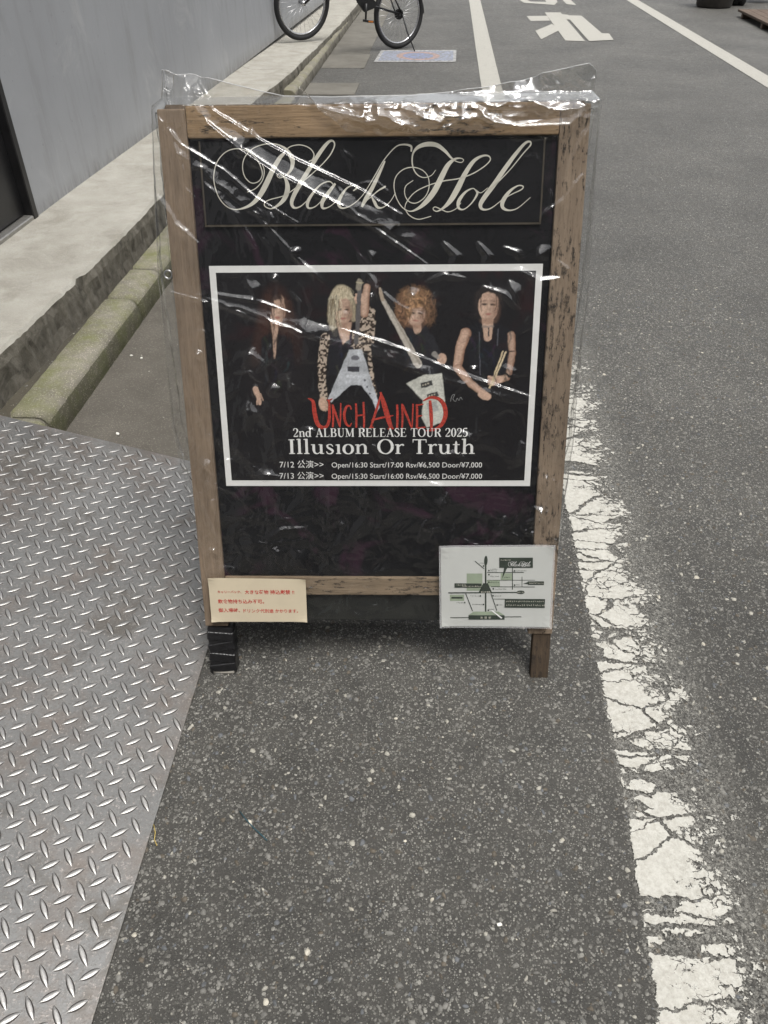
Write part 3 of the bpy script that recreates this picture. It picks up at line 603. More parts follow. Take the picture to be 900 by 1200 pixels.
X0, Y0 = X, Y; X = X0 + .9 * (vnoise(X0, Y0, 4.5, 11) - .5) + .5 * (vnoise(X0, Y0, 1.9, 12) - .5); Y = Y0 + .9 * (vnoise(X0, Y0, 4.5, 13) - .5) + .5 * (vnoise(X0, Y0, 1.9, 14) - .5)
def mixc(m, c):
    global col
    m = np.clip(m, 0, 1)[:, None]; c = np.array(c); col = col * (1 - m) + (c if c.ndim == 2 else c[None]) * m
def ell(cx, cy, a, b, rot=0, soft=.8):
    c, s = math.cos(R(rot)), math.sin(R(rot)); u = ((X - cx) * c + (Y - cy) * s) / a; v = (-(X - cx) * s + (Y - cy) * c) / b
    return np.clip((1 - np.hypot(u, v)) * min(a, b) / soft + .5, 0, 1)
def cap(pts, w0, w1=None, soft=.8):
    w1 = w0 if w1 is None else w1; best = np.full(X.size, -99.); n = len(pts) - 1
    for i in range(n):
        ax, ay = pts[i]; bx, by = pts[i + 1]; L2 = (bx - ax) ** 2 + (by - ay) ** 2 + 1e-9
        t = np.clip(((X - ax) * (bx - ax) + (Y - ay) * (by - ay)) / L2, 0, 1)
        r = (w0 + (w1 - w0) * (i + t) / n) / 2; best = np.maximum(best, r - np.hypot(X - ax - t * (bx - ax), Y - ay - t * (by - ay)))
    return np.clip(best / soft + .5, 0, 1)
def pol(pts, soft=.7):
    ins = np.zeros(X.size, bool); dmin = np.full(X.size, 99.); n = len(pts)
    for i in range(n):
        ax, ay = pts[i]; bx, by = pts[(i + 1) % n]
        if ay != by: ins ^= ((ay > Y) != (by > Y)) & (X < (bx - ax) * (Y - ay) / (by - ay) + ax)
        L2 = (bx - ax) ** 2 + (by - ay) ** 2; t = np.clip(((X - ax) * (bx - ax) + (Y - ay) * (by - ay)) / L2, 0, 1)
        dmin = np.minimum(dmin, np.hypot(X - ax - t * (bx - ax), Y - ay - t * (by - ay)))
    return np.clip(np.where(ins, dmin, -dmin) / soft + .5, 0, 1)
SK = np.array([.60, .41, .31]); SKD = np.array([.27, .15, .10])
def skinmix(m, cx, w_):                               # printed skin, modelled by its own photo shading
    t = np.clip((X - cx) / w_ * .5 + .5, 0, 1)[:, None]; mixc(m, SK * (1 - .35 * t) * np.ones((X.size, 1)) * (.92 + .16 * vnoise(X, Y, 3, 5))[:, None])
def limb(pts, w0, w1=None, k=1.):                     # printed bare arm: dark rim, light core
    w1 = w0 if w1 is None else w1
    mixc(cap(pts, w0, w1), SKD * k * 1.15); off = [(x - .7, y - .4) for x, y in pts]
    mixc(cap(off, w0 * .72, w1 * .72, 3.2), SK * k * np.ones((X.size, 1)) * (.88 + .24 * vnoise(X, Y, 5, 6))[:, None])
def face(cx, cy, a, b, rot=0, eyes=True):
    skinmix(ell(cx, cy, a, b, rot), cx, a); c, s = math.cos(R(rot)), math.sin(R(rot))
    f = lambda u, v: (cx + u * a * c - v * b * s, cy + u * a * s + v * b * c)
    for sg in (-1, 1):
        x, y = f(sg * .42, -.12); mixc(ell(x, y, a * .25, b * .075, rot, 1.2) * .95, (.03, .02, .018))
        x, y = f(sg * .42, -.33); mixc(ell(x, y, a * .27, b * .05, rot, 1.4) * .55, (.12, .07, .05))
    x, y = f(.05, .22); mixc(ell(x, y, a * .16, b * .07, rot, 1.5) * .5, SKD)
    x, y = f(.02, .52); mixc(ell(x, y, a * .30, b * .075, rot, 1.2) * .8, (.36, .12, .10))
    x, y = f(.0, .98); mixc(ell(x, y, a * .7, b * .18, rot, 2.5) * .55, SKD)
    x, y = f(.78, .15); mixc(ell(x, y, a * .35, b * .7, rot, 4) * .45, SKD); x, y = f(-.45, .28); mixc(ell(x, y, a * .22, b * .18, rot, 3) * .3, (.85, .62, .48)); x, y = f(.02, .08); mixc(ell(x, y, a * .08, b * .25, rot, 1.6) * .35, (.88, .68, .52))
def strands(x0, x1, y0, y1, n, c, seed, wv=2., w_=.9, bend=3., o=.8):    # loose hair: thin wavy lines falling down
    r = random.Random(seed)
    for k in range(n):
        x = r.uniform(x0, x1); L = r.uniform(.55, 1.) * (y1 - y0); ph = r.uniform(0, 6); dx = (x - (x0 + x1) / 2) / (x1 - x0) * bend; f = r.uniform(.35, 1.35)
        mixc(cap([(x + dx * t * 2 + wv * math.sin(ph + t * 5), y0 + L * t + abs(dx) * .8) for t in (0, .2, .4, .6, .8, 1)], w_, w_ * .4, .7) * o, tuple(q_ * f for q_ in c))
def folds(x0, x1, y0, y1, n, seed, c=(.035, .034, .04)):
    r = random.Random(seed)
    for k in range(n):
        x, y = r.uniform(x0, x1), r.uniform(y0, y1); a = r.gauss(1.4, .5); L = r.uniform(5, 16); mixc(cap([(x, y), (x + L * .5 * math.cos(a), y + L * .5 * math.sin(a)), (x + L * math.cos(a + .3), y + L * math.sin(a + .3))], 2.4, .6, 2.) * .7, tuple(q_ * r.uniform(.4, 1.2) for q_ in c))
# 1: dark figure at the left
mixc(ell(325, 425, 40, 75, 0, 12) * .6, (.014, .011, .012))
mixc(ell(322, 370, 20, 36, 0, 7) * .75, (.040, .016, .012)); mixc(ell(304, 395, 8, 30, 10, 6) * .5, (.055, .022, .015)); mixc(ell(344, 395, 9, 28, -8, 7) * .4, (.05, .02, .015))
mixc(cap([(321, 378), (322, 398), (321, 420)], 9, 2), SK * .8); face(325, 363, 9.5, 18, 4)
mixc(pol([(314, 338), (326, 338), (330, 350), (321, 352), (316, 372), (311, 372)], 1.5) * .9, (.02, .01, .01))
mixc(pol([(306, 396), (318, 390), (320, 420), (305, 440)], 2) * .95, (.010, .010, .012)); mixc(pol([(324, 392), (342, 396), (346, 440), (323, 422)], 2) * .95, (.012, .010, .012))
mixc(cap([(299, 457), (303, 466), (304, 474)], 7, 3), SK * .95)
for k in range(4): mixc(cap([(300 + k * 1.6, 462), (301 + k * 2.3, 475 - k * 1.8)], 1.7, 1.2, .5), SK * (.95 - .08 * k))
mixc(cap([(321, 398), (321, 408)], 1, 1) * .6, (.05, .04, .04))
folds(306, 344, 395, 450, 16, 1); strands(308, 318, 345, 400, 16, (.05, .022, .014), 2); strands(331, 343, 352, 405, 16, (.05, .024, .016), 3); strands(314, 328, 338, 362, 10, (.045, .02, .014), 4)
# 2: blond figure holding a silver V guitar upright
hair = .42 + .5 * vnoise(X * 1.6 + 20 * vnoise(X, Y, 9, 2), Y * .35, 2.2, 8)
def hairm(m, c): mixc(m, np.array(c)[None] * (.45 + 1.0 * hair[:, None]))
hairm(ell(400, 352, 14, 18, 0, 2), (.44, .38, .27)); hairm(cap([(390, 352), (388, 375), (393, 392)], 11, 6, 2.5), (.46, .41, .31)); hairm(cap([(413, 356), (414, 375)], 7, 5, 2), (.34, .29, .2))
mixc(pol([(382, 392), (402, 380), (424, 392), (424, 440), (386, 440)], 1.5) * .9, (.014, .014, .018))
mixc(pol([(394, 378), (412, 378), (409, 398), (401, 404)], 1.5), SK * .92)
face(402, 365, 10.5, 16.5, 2); hairm(pol([(389, 362), (391, 344), (405, 337), (416, 350), (408, 349), (398, 351), (394, 366)], 2) * .9, (.52, .45, .32))
folds(388, 420, 392, 432, 10, 5, (.05, .05, .06)); strands(388, 398, 346, 390, 24, (.55, .49, .36), 6, 1.5); strands(396, 412, 337, 352, 18, (.50, .43, .30), 7, 1.2); strands(386, 396, 350, 388, 12, (.16, .12, .07), 8, 1.5); strands(411, 417, 350, 378, 8, (.34, .29, .2), 9, 1.2)
leo = np.clip((vnoise(X, Y, 1.9, 21) - .47) * 9, 0, 1)[:, None]; leoc = np.array([.50, .41, .33])[None] * (1 - leo) + np.array([.035, .022, .015])[None] * leo
mixc(cap([(381, 396), (377, 425), (377, 448), (379, 466)], 11, 9), leoc); mixc(cap([(432, 368), (428, 390), (423, 404)], 16, 20, 1.2), leoc); mixc(pol([(413, 388), (440, 376), (438, 402), (424, 412), (411, 406)], 1), leoc)
mixc(cap([(432, 405), (434, 430), (437, 448), (440, 462)], 5, 4), leoc)
limb([(427, 368), (428, 350), (430, 337)], 10, 8, .95); mixc(ell(422, 351, 7, 5.5, 10), SK * 1.02)
for k in range(4): mixc(cap([(417, 345.5 + k * 3.1), (424, 345 + k * 3.1)], 2.3, 2, .5), SK * (1.05 - .05 * k))
mixc(cap([(421, 334), (419, 384), (417, 402)], 5, 5.5), (.12, .11, .11)); mixc(cap([(421, 330), (420, 338)], 7, 6), (.28, .25, .20)); mixc(cap([(417.5, 331), (425, 332)], 1.4, 1.2), (.5, .45, .3))
vg = pol([(409, 410), (424, 410), (445, 478), (441, 484), (437, 470), (423, 452), (411, 452), (388, 472), (384, 468)], .8)
mixc(vg, np.array([.50, .52, .55])[None] * (.75 + .45 * vnoise(X, Y, 7, 31))[:, None]); mixc(ell(416, 420, 5, 3, 0), (.15, .15, .17)); mixc(pol([(407, 430), (421, 430), (421, 436), (407, 436)]), (.05, .05, .06)); mixc(pol([(405, 440), (421, 440), (421, 443), (405, 443)]), (.62, .64, .68))
for k in range(3): mixc(ell(427 + 3 * k, 446 + 8 * k, 1.2, 1.2), (.08, .08, .1))
mixc(ell(378, 474, 5, 8, -10), SK); 
for k in range(3): mixc(cap([(378 + k * 2.5, 474), (381 + k * 2, 482 - k * 1.3)], 2.2, 1.8, .5), SK * (.95 - .1 * k))
# 3: curly-haired figure with a white guitar
curl = vnoise(X + 6 * vnoise(X, Y, 5, 51), Y + 6 * vnoise(X, Y, 5, 52), 2.6, 53)
def curlm(m, c): mixc(np.clip(m * 1.6 - .6 * (curl > .62), 0, 1), np.array(c)[None] * (.25 + 1.6 * curl[:, None] ** 1.5))
curlm(ell(486, 356, 21, 20, 0, 9), (.26, .145, .08)); curlm(ell(475, 368, 12, 15, 0, 6), (.22, .12, .07)); curlm(ell(501, 366, 9, 16, 0, 6), (.15, .085, .05))
mixc(pol([(476, 384), (500, 382), (512, 408), (520, 430), (505, 440), (478, 428), (468, 400)], 2), (.016, .016, .020)); mixc(ell(489, 384, 5, 8, 0), SK * .8)
face(488, 369, 10.5, 14, 6); curlm(pol([(475, 368), (476, 350), (490, 344), (503, 352), (503, 366), (495, 361), (484, 362), (479, 376)], 3), (.33, .19, .10))
folds(474, 512, 390, 432, 16, 10); strands(468, 480, 350, 380, 20, (.20, .11, .06), 12, 3.); strands(497, 508, 350, 382, 16, (.15, .085, .05), 13, 3.); strands(474, 500, 340, 356, 24, (.33, .2, .11), 14, 3.)
mixc(cap([(449, 352), (468, 386), (490, 427)], 5, 9.5), (.50, .46, .40)); mixc(cap([(451, 352), (470, 386), (492, 427)], 1.2, 3) * .8, (.30, .27, .23)); mixc(cap([(445, 338), (448, 351)], 2.5, 5), (.42, .34, .26))
mixc(pol([(476, 450), (496, 440), (518, 438), (522, 470), (520, 495), (500, 502), (494, 490), (496, 470)], 1.2), np.array([.60, .60, .54])[None] * (.85 + .25 * vnoise(X, Y, 9, 33))[:, None])
for cx, cy in ((500, 451), (507, 464)): mixc(pol([(cx - 7, cy - 1.5), (cx + 6, cy - 5), (cx + 7, cy + 1), (cx - 6, cy + 4.5)]), (.05, .05, .05)); [mixc(ell(cx - 4 + 3 * k, cy + .8 - .9 * k, .9, .9), (.55, .5, .4)) for k in range(3)]
mixc(pol([(500, 474), (512, 470), (514, 482), (503, 486)]) * .8, (.35, .36, .36))
mixc(cap([(503, 396), (512, 414), (516, 420)], 10, 8), (.02, .02, .024)); mixc(ell(518, 421, 5.5, 6.5, 0), SK * .95); mixc(cap([(509, 415), (513, 419)], 6, 5) * .8, (.35, .33, .30))
# 4: short-haired figure in a sleeveless top holding drumsticks
mixc(pol([(545, 384), (562, 378), (586, 380), (600, 388), (602, 440), (590, 448), (555, 446), (548, 420)], 1.2), (.010, .010, .013)); mixc(cap([(572, 374), (572, 396)], 14, 9), SK * .92)
mixc(ell(572, 352, 15, 17, 0, 2), (.022, .016, .015)); face(573, 359, 12, 18, 3); mixc(pol([(560, 356), (560, 340), (573, 336), (586, 342), (587, 356), (583, 345), (572, 342), (563, 346)], 1.5), (.02, .016, .015))
mixc(cap([(566, 383), (578, 383)], 2.6, 2.6) * .7, (.25, .22, .20)); mixc(cap([(573, 385), (573, 394)], 1.6, 1.6), (.06, .05, .05))
limb([(546, 391), (540, 408), (536, 430)], 13, 10, .92); limb([(537, 432), (552, 450), (568, 462)], 10, 7, .95); limb([(600, 393), (601, 415), (597, 438)], 9, 7, .8); limb([(594, 443), (580, 447)], 8, 6, .9); mixc(ell(568, 464, 8, 5, 20), SK * 1.0)
mixc(ell(581, 446, 9, 5, -5), SK); [mixc(cap([(573, 442 + 3 * k), (579, 443 + 3 * k)], 2.2, 2, .5), SK * (1 - .08 * k)) for k in range(4)]
mixc(cap([(590, 412), (574, 455)], 1.8, 1.8, .5), (.62, .50, .32)); mixc(cap([(593, 413), (577, 452)], 1.8, 1.8, .5), (.66, .54, .36)); mixc(cap([(593, 438), (597, 442)], 3, 3), (.02, .02, .02)); mixc(cap([(597, 412), (603, 412)], 1.5, 1.5), (.08, .05, .04))
mixc(cap([(562, 390), (563, 440)], 1, 1) * .35, (.3, .3, .35)); mixc(cap([(584, 386), (583, 405)], 1, 1) * .35, (.3, .3, .35))
folds(550, 600, 388, 444, 18, 15); strands(557, 565, 342, 372, 10, (.03, .022, .02), 16, 1.); strands(583, 588, 345, 370, 8, (.03, .022, .02), 17, 1.)
col *= (.80 + .40 * vnoise(X0, Y0, 1.3, 18))[:, None]
# dim reddish clouds of the print's background
cl = np.clip(vnoise(X, Y, 26, 41) * .6 + vnoise(X, Y, 9, 42) * .4 - .55, 0, 1) * (Y < 420) * (col.sum(1) < .05); mixc(cl * .9, (.05, .006, .008))
V = np.stack([GX.ravel(), GY.ravel(), np.full(GX.size, ZP + .0016)], 1)
idx = np.arange(nx * nyy).reshape(nyy, nx); Fq = np.stack([idx[:-1, :-1], idx[:-1, 1:], idx[1:, 1:], idx[1:, :-1]], -1).reshape(-1, 4)
def npmesh(name, V, Fq, mat, parent, smooth=False):
    me = bpy.data.meshes.new(name); me.vertices.add(len(V)); me.vertices.foreach_set('co', V.ravel()); me.loops.add(Fq.size); me.loops.foreach_set('vertex_index', Fq.ravel())
    me.polygons.add(len(Fq)); me.polygons.foreach_set('loop_start', np.arange(0, Fq.size, Fq.shape[1])); me.polygons.foreach_set('loop_total', np.full(len(Fq), Fq.shape[1]))
    me.update(calc_edges=True)
    if smooth: me.polygons.foreach_set('use_smooth', [True] * len(Fq))
    me.materials.append(mat); return link(bpy.data.objects.new(name, me), parent)
m = MT('poster_print', .4); at_ = m.n('Attribute'); at_.attribute_name = 'print'; m.col(at_.outputs['Color']); m.b.inputs['Coat Weight'].default_value = .3; m.b.inputs['Coat Roughness'].default_value = .15
pic = npmesh('printed_picture', V, Fq, m.m, pst)
ca_ = pic.data.color_attributes.new('print', 'FLOAT_COLOR', 'POINT'); ca_.data.foreach_set('color', np.hstack([col, np.ones((len(col), 1))]).astype(np.float32).ravel())
# red logo
lg_ = [[(102,38,8),(120,52,20),(128,110,26),(142,165,26),(165,186,22),(190,182,18),(204,150,18),(206,95,16),(204,42,10)],[(92,34,4),(110,40,14),(126,50,6)],[(190,40,4),(204,44,12),(222,34,4)],
 [(222,66,12),(226,120,12),(224,186,12)],[(224,72,14),(244,130,13),(262,186,9)],[(266,58,8),(265,120,9),(262,186,7)],[(322,92,8),(314,74,10),(296,78,14),(284,120,16),(294,166,14),(312,180,10),(324,164,6)],
 [(346,60,11),(349,120,13),(348,188,11)],[(386,52,11),(389,120,13),(389,190,11)],[(346,126,9),(388,120,9)],[(482,0,6),(462,70,14),(440,140,14),(424,188,10)],[(476,0,10),(494,60,28),(514,130,30),(534,194,22)],[(428,150,8),(480,136,12),(544,124,7)],[(416,188,8),(440,186,8)],[(514,194,10),(548,192,8)],
 [(564,66,13),(566,130,14),(564,192,13)],[(590,62,10),(593,130,12),(590,192,10)],[(592,68,14),(618,130,14),(642,192,9)],[(648,62,9),(646,130,9),(643,192,7)],[(668,64,13),(670,130,14),(668,192,13)],[(668,70,9),(704,64,8)],[(668,128,9),(698,124,8)],[(668,190,10),(714,186,9)],
 [(738,44,16),(744,120,22),(746,204,14)],[(702,46,8),(745,28,16),(790,40,22),(816,80,26),(818,130,26),(796,176,22),(756,200,14),(716,204,6)]]
fl = Flat(ZP + .0020, 1e-6)
for s in lg_: fl.ribbon([(*P(340 + X_ / 4.5, 460 + Y_ / 4.5), w_ / 4.5 / 655.) for X_, Y_, w_ in s], True, 5)
fl.build('band_logo', M_RED, pst)
# roman lettering built from strokes
T, t_ = .16, .05
def stem(x, h=1., top=True, bot=True, sw=.15):
    s = [[(x, 0, T), (x, h, T)]]
    if bot: s.append([(x - sw, t_ / 2, t_), (x + sw, t_ / 2, t_)])
    if top: s.append([(x - sw, h - t_ / 2, t_), (x + sw, h - t_ / 2, t_)])
    return s
def lstem(x, h): return [[(x, 0, T * .9), (x, h, T * .9)], [(x - .13, t_ / 2, t_), (x + .13, t_ / 2, t_)], [(x - .14, h - .05, t_), (x, h - .02, t_)]]
def oval(cx, cy, a, b, tk=T, n=20):
    return [[(cx + a * math.cos(2 * math.pi * k / n), cy + b * math.sin(2 * math.pi * k / n), t_ + (tk - t_) * abs(math.cos(2 * math.pi * k / n)) ** 1.5) for k in range(n + 1)]]
GL = {
 'I': (.42, stem(.21)), 'L': (.72, stem(.2) + [[(.2, t_ / 2, t_), (.62, t_ / 2, t_)], [(.60, 0, .05), (.64, .25, .03)]]),
 'E': (.76, stem(.2) + [[(.2, t_ / 2, t_), (.64, t_ / 2, t_)], [(.2, .97, t_), (.62, .97, t_)], [(.2, .52, t_), (.5, .52, t_)], [(.63, 0, .05), (.67, .24, .03)], [(.61, 1, .05), (.62, .78, .03)], [(.5, .42, .04), (.5, .62, .04)]]),
 'T': (.76, stem(.38, top=False) + [[(.06, .97, t_), (.7, .97, t_)], [(.06, 1, .05), (.05, .76, .03)], [(.7, 1, .05), (.71, .76, .03)]]),
 'R': (.80, stem(.2) + [[(.2, .97, t_), (.42, .97, t_), (.6, .9, .12), (.63, .76, T), (.58, .6, .12), (.4, .52, t_), (.2, .52, t_)], [(.4, .52, .08), (.55, .3, T), (.66, .06, .12), (.78, .03, .05)]]),
 'B': (.76, stem(.2) + [[(.2, .97, t_), (.4, .97, t_), (.55, .9, .12), (.58, .76, T), (.54, .62, .12), (.4, .53, t_), (.2, .53, t_)], [(.4, .53, t_), (.58, .44, .12), (.64, .27, T), (.58, .09, .12), (.4, .025, t_), (.2, .025, t_)]]),
 'A': (.84, [[(.4, 1, .05), (.12, .03, t_)], [(.4, 1, T), (.68, .03, T)], [(.2, .33, t_), (.6, .33, t_)], [(.01, .025, t_), (.25, .025, t_)], [(.53, .025, t_), (.83, .025, t_)]]),
 'M': (1.02, [[(.17, 1, t_), (.17, .03, t_)], [(.17, .97, T), (.5, .06, T * .8)], [(.5, .06, t_), (.82, .97, t_)], [(.84, 0, T), (.84, 1, T)], [(.05, .025, t_), (.3, .025, t_)], [(.03, .975, t_), (.2, .975, t_)], [(.7, .025, t_), (.98, .025, t_)], [(.82, .975, t_), (.98, .975, t_)]]),
 'U': (.86, [[(.22, 1, T), (.22, .4, T), (.26, .12, .14), (.45, .01, .07), (.62, .12, .06), (.67, .4, t_), (.67, 1, t_)], [(.06, .975, t_), (.38, .975, t_)], [(.55, .975, t_), (.8, .975, t_)]]),
 'O': (.88, oval(.44, .5, .34, .49)), '0': (.62, oval(.31, .5, .2, .49)),
 'S': (.62, [[(.52, .78, .04), (.46, .93, .07), (.3, .99, .06), (.15, .9, .11), (.13, .74, .14), (.3, .58, T), (.46, .42, T), (.53, .24, .14), (.44, .07, .1), (.28, .01, .05), (.13, .08, .07), (.08, .26, .04)]]),
 '2': (.62, [[(.1, .74, .1), (.13, .92, .08), (.3, .99, .06), (.46, .9, .13), (.5, .72, T), (.42, .52, .11), (.22, .27, .06), (.08, .08, .05)], [(.08, .06, .12), (.5, .06, .12)], [(.5, .05, .1), (.55, .24, .03)]]),
 '5': (.62, [[(.15, .97, .09), (.5, .97, .12)], [(.15, .98, .04), (.12, .53, .04)], [(.12, .53, .04), (.28, .62, .06), (.45, .52, .13), (.51, .32, T), (.42, .1, .12), (.25, .01, .06), (.1, .1, .1)]]),
 'l': (.36, lstem(.18, 1.04)), 'i': (.36, lstem(.18, .66)), 'r': (.5, lstem(.18, .66) + [[(.2, .42, .04), (.3, .6, .06), (.42, .64, .08), (.46, .56, .1)]]),
 'n': (.74, lstem(.18, .66) + [[(.2, .45, .04), (.32, .62, .06), (.46, .64, .08), (.54, .5, T * .9), (.55, .3, T * .9), (.55, 0, T * .9)], [(.42, .025, t_), (.7, .025, t_)]]),
 'h': (.74, lstem(.18, 1.04) + [[(.2, .45, .04), (.32, .62, .06), (.46, .64, .08), (.54, .5, T * .9), (.55, .3, T * .9), (.55, 0, T * .9)], [(.42, .025, t_), (.7, .025, t_)]]),
 'u': (.74, [[(.18, .66, T * .9), (.18, .25, T * .9), (.24, .06, .1), (.38, .02, .05), (.54, .2, .04)], [(.55, .66, T * .9), (.55, .0, T * .9)], [(.04, .635, t_), (.2, .635, t_)], [(.42, .635, t_), (.56, .635, t_)], [(.55, .025, t_), (.69, .025, t_)]]),
 'o': (.62, oval(.31, .325, .22, .325)), 'd': (.70, oval(.28, .325, .2, .32) + [[(.5, 0, T * .9), (.5, 1.04, T * .9)], [(.36, 1.0, t_), (.5, 1.02, t_)], [(.5, .025, t_), (.64, .025, t_)]]),
 's': (.5, [[(.40, .5, .04), (.34, .62, .06), (.22, .65, .05), (.12, .56, .1), (.16, .43, .11), (.3, .31, .13), (.39, .2, .12), (.34, .05, .08), (.22, .0, .05), (.12, .05, .06), (.07, .18, .04)]]),
 't': (.44, [[(.2, .88, .05), (.2, .7, T * .8), (.2, .2, T * .9), (.24, .05, .1), (.34, .02, .05), (.41, .12, .03)], [(.04, .635, t_), (.38, .635, t_)]]), ' ': (.38, [])}
def serif(name, txt, mat, par, x0, y0, width, cap_h, z, bold=1.0):
    tot = sum(GL[c][0] for c in txt) - .06; kx = width / tot; f = Flat(z, 1e-6); x = x0
    for c in txt:
        for s in GL[c][1]: f.ribbon([(x + p[0] * kx, y0 + p[1] * cap_h, p[2] * bold * (kx * .5 + cap_h * .5)) for p in s], len(s) > 3, 4)
        x += GL[c][0] * kx
    return f.build(name, mat, par)
def lines(xa, xb, yb): a = P(xa, yb); b2 = P(xb, yb); return a[0], (a[1] + b2[1]) / 2, b2[0] - a[0]
ZT = ZP + .0024
x, y, w_ = lines(343, 548, 512.5); serif('tour_lettering', '2nd ALBUM RELEASE TOUR 2025', M_WHITE, pst, x, y, w_, P(450, 502)[1] - P(450, 512)[1], ZT, 1.1)
x, y, w_ = lines(337, 556, 532.5); serif('title_lettering', 'Illusion Or Truth', M_WHITE, pst, x, y, w_, P(450, 515)[1] - P(450, 532)[1], ZT, 1.05)
for a, bb, yb in (('7/12 公演>>', 'Open/16:30 Start/17:00 Rsv/¥6,500 Door/¥7,000', 548.5), ('7/13 公演>>', 'Open/15:30 Start/16:00 Rsv/¥6,500 Door/¥7,000', 561.7)):
    x, y, w_ = lines(327.5, 379, yb); textmesh('date_lettering', a, M_WHITE, pst, x, y, w_, ZT)
    x, y, w_ = lines(388.5, 565, yb); textmesh('price_lettering', bb, M_WHITE, pst, x, y, w_, ZT)
fl = Flat(ZT, 1e-6); fl.ribbon([(*P(X_, Y_), .0011) for X_, Y_ in ((528, 471), (530, 464), (533, 463), (531, 468), (534, 471), (536, 467), (538, 470), (540, 466), (542, 469))], True, 4); fl.build('signature', plain('grey_ink', (.25, .25, .25), .6), pst)
# ================================================================== NOTICE AND MAP (taped over the cover)
ZN = .0150
def sheet(parent, name, px, z, mat, th=.0006, curl=.003, n=14):
    c = [P(*p) for p in px]; V = []; nV = 0
    for j in range(n + 1):
        for i in range(n + 1):
            u, v = i / n, j / n
            x = (c[0][0] * (1 - u) + c[1][0] * u) * (1 - v) + (c[3][0] * (1 - u) + c[2][0] * u) * v; y = (c[0][1] * (1 - u) + c[1][1] * u) * (1 - v) + (c[3][1] * (1 - u) + c[2][1] * u) * v
            V.append((x, y, z + curl * (max(0, abs(u - .5) * 2 - .7) / .3) ** 2 * (max(0, abs(v - .5) * 2 - .6) / .4) ** 2))
    idx = np.arange((n + 1) ** 2).reshape(n + 1, n + 1); Fq = np.stack([idx[:-1, :-1], idx[1:, :-1], idx[1:, 1:], idx[:-1, 1:]], -1).reshape(-1, 4)
    top = np.array(V); bot = top.copy(); bot[:, 2] -= th
    nv = len(top); F2 = [tuple(f) for f in Fq] + [tuple(i + nv for i in f[::-1]) for f in Fq]
    ring = list(idx[0, :]) + list(idx[1:, -1]) + list(idx[-1, -2::-1]) + list(idx[-2:0:-1, 0])
    F2 += [(ring[k], ring[(k + 1) % len(ring)], ring[(k + 1) % len(ring)] + nv, ring[k] + nv) for k in range(len(ring))]
    return mesh(name, np.vstack([top, bot]), F2, mat, parent)
nt_ = bempty('notice', 'small cream paper notice with red Japanese writing at the lower left of the board', 'notice')
sheet(nt_, 'paper', ((245.5, 674), (359, 675.5), (361, 725), (250, 725)), ZN, M_NOTE)
for txt, xa, xb, yb in (('キャリーバック、', 257, 284.5, 691.5), ('大きな荷物', 288.5, 316, 692.3), ('持込厳禁 !!', 318, 346, 692.5), ('飲食物持ち込み不可。', 257.5, 311, 703.2), ('御入場時、', 258, 283, 713.5), ('ドリンク代別途', 287, 322, 714), ('かかります。', 324, 350.5, 714)):
    x, y, w_ = lines(xa, xb, yb); textmesh('red_lettering', txt, M_REDINK, nt_, x, y, w_, ZN + .0004, bold=.012)
mp_ = bempty('map_sheet', 'white laminated map with dark streets and green blocks at the lower right of the board', 'map')
MF = MT('laminate_film', .08, col=(.9, .9, .9)); out = MF.t.nodes['Material Output']; mx = MF.n('MixShader'); tr = MF.n('BsdfTransparent'); mx.inputs[0].default_value = .22
MF.l(tr.outputs[0], mx.inputs[1]); MF.l(MF.b.outputs[0], mx.inputs[2]); MF.l(mx.outputs[0], out.inputs[0])
sheet(mp_, 'laminate_margin', ((514, 636.5), (649.5, 635.5), (645, 733), (515, 732)), ZN - .0012, MF.m, .0003)
sheet(mp_, 'paper', ((516, 638.5), (647.5, 637.5), (642.5, 731), (517, 730)), ZN, M_PAPER)
def mq(X_, Y_): return P(510 + X_ / 6.207, 630 + Y_ / 6.207)
def mlines(name, mat, z, segs=(), polys=(), ells=()):
    f = Flat(z, 1e-6)
    for s in segs: f.ribbon([(*mq(a, b), w_ / 6.207 / 660) for a, b, w_ in s], False)
    for p in polys: f.poly([mq(*v) for v in p])
    for (a, b, ra, rb) in ells: c = mq(a, b); f.ell(c[0], c[1], ra / 6.207 / 660, rb / 6.207 / 560)
    return f.build(name, mat, mp_)
mlines('green_block', M_MAPG, ZN + .0003, polys=([(225, 240), (338, 240), (338, 365), (225, 365)], [(470, 238), (553, 238), (553, 290), (470, 290)], [(372, 288), (465, 288), (465, 335), (372, 335)], [(104, 393), (207, 393), (207, 438), (104, 438)], [(275, 515), (455, 515), (497, 541), (238, 541)]))
mlines('street_line', M_MAPD, ZN + .0006, segs=([(362, 180, 13), (362, 515, 13)], [(92, 380, 11), (600, 376, 11)], [(285, 150, 6), (352, 207, 6)], [(372, 232, 6), (638, 232, 6)], [(372, 288, 4), (718, 288, 4)], [(400, 335, 6), (716, 337, 6)], [(555, 195, 7), (555, 356, 7)], [(624, 262, 5), (624, 335, 5)], [(218, 385, 7), (268, 512, 7)], [(400, 385, 7), (443, 508, 7)], [(415, 424, 5), (500, 424, 5)], [(106, 559, 7), (238, 558, 7)], [(498, 553, 7), (620, 552, 7)]),
    polys=([(345, 310), (378, 310), (408, 378), (310, 378)], [(495, 198), (518, 198), (480, 278)], [(632, 314), (668, 300), (668, 316)]), ells=((363, 148, 15, 40), (614, 375, 36, 15)))
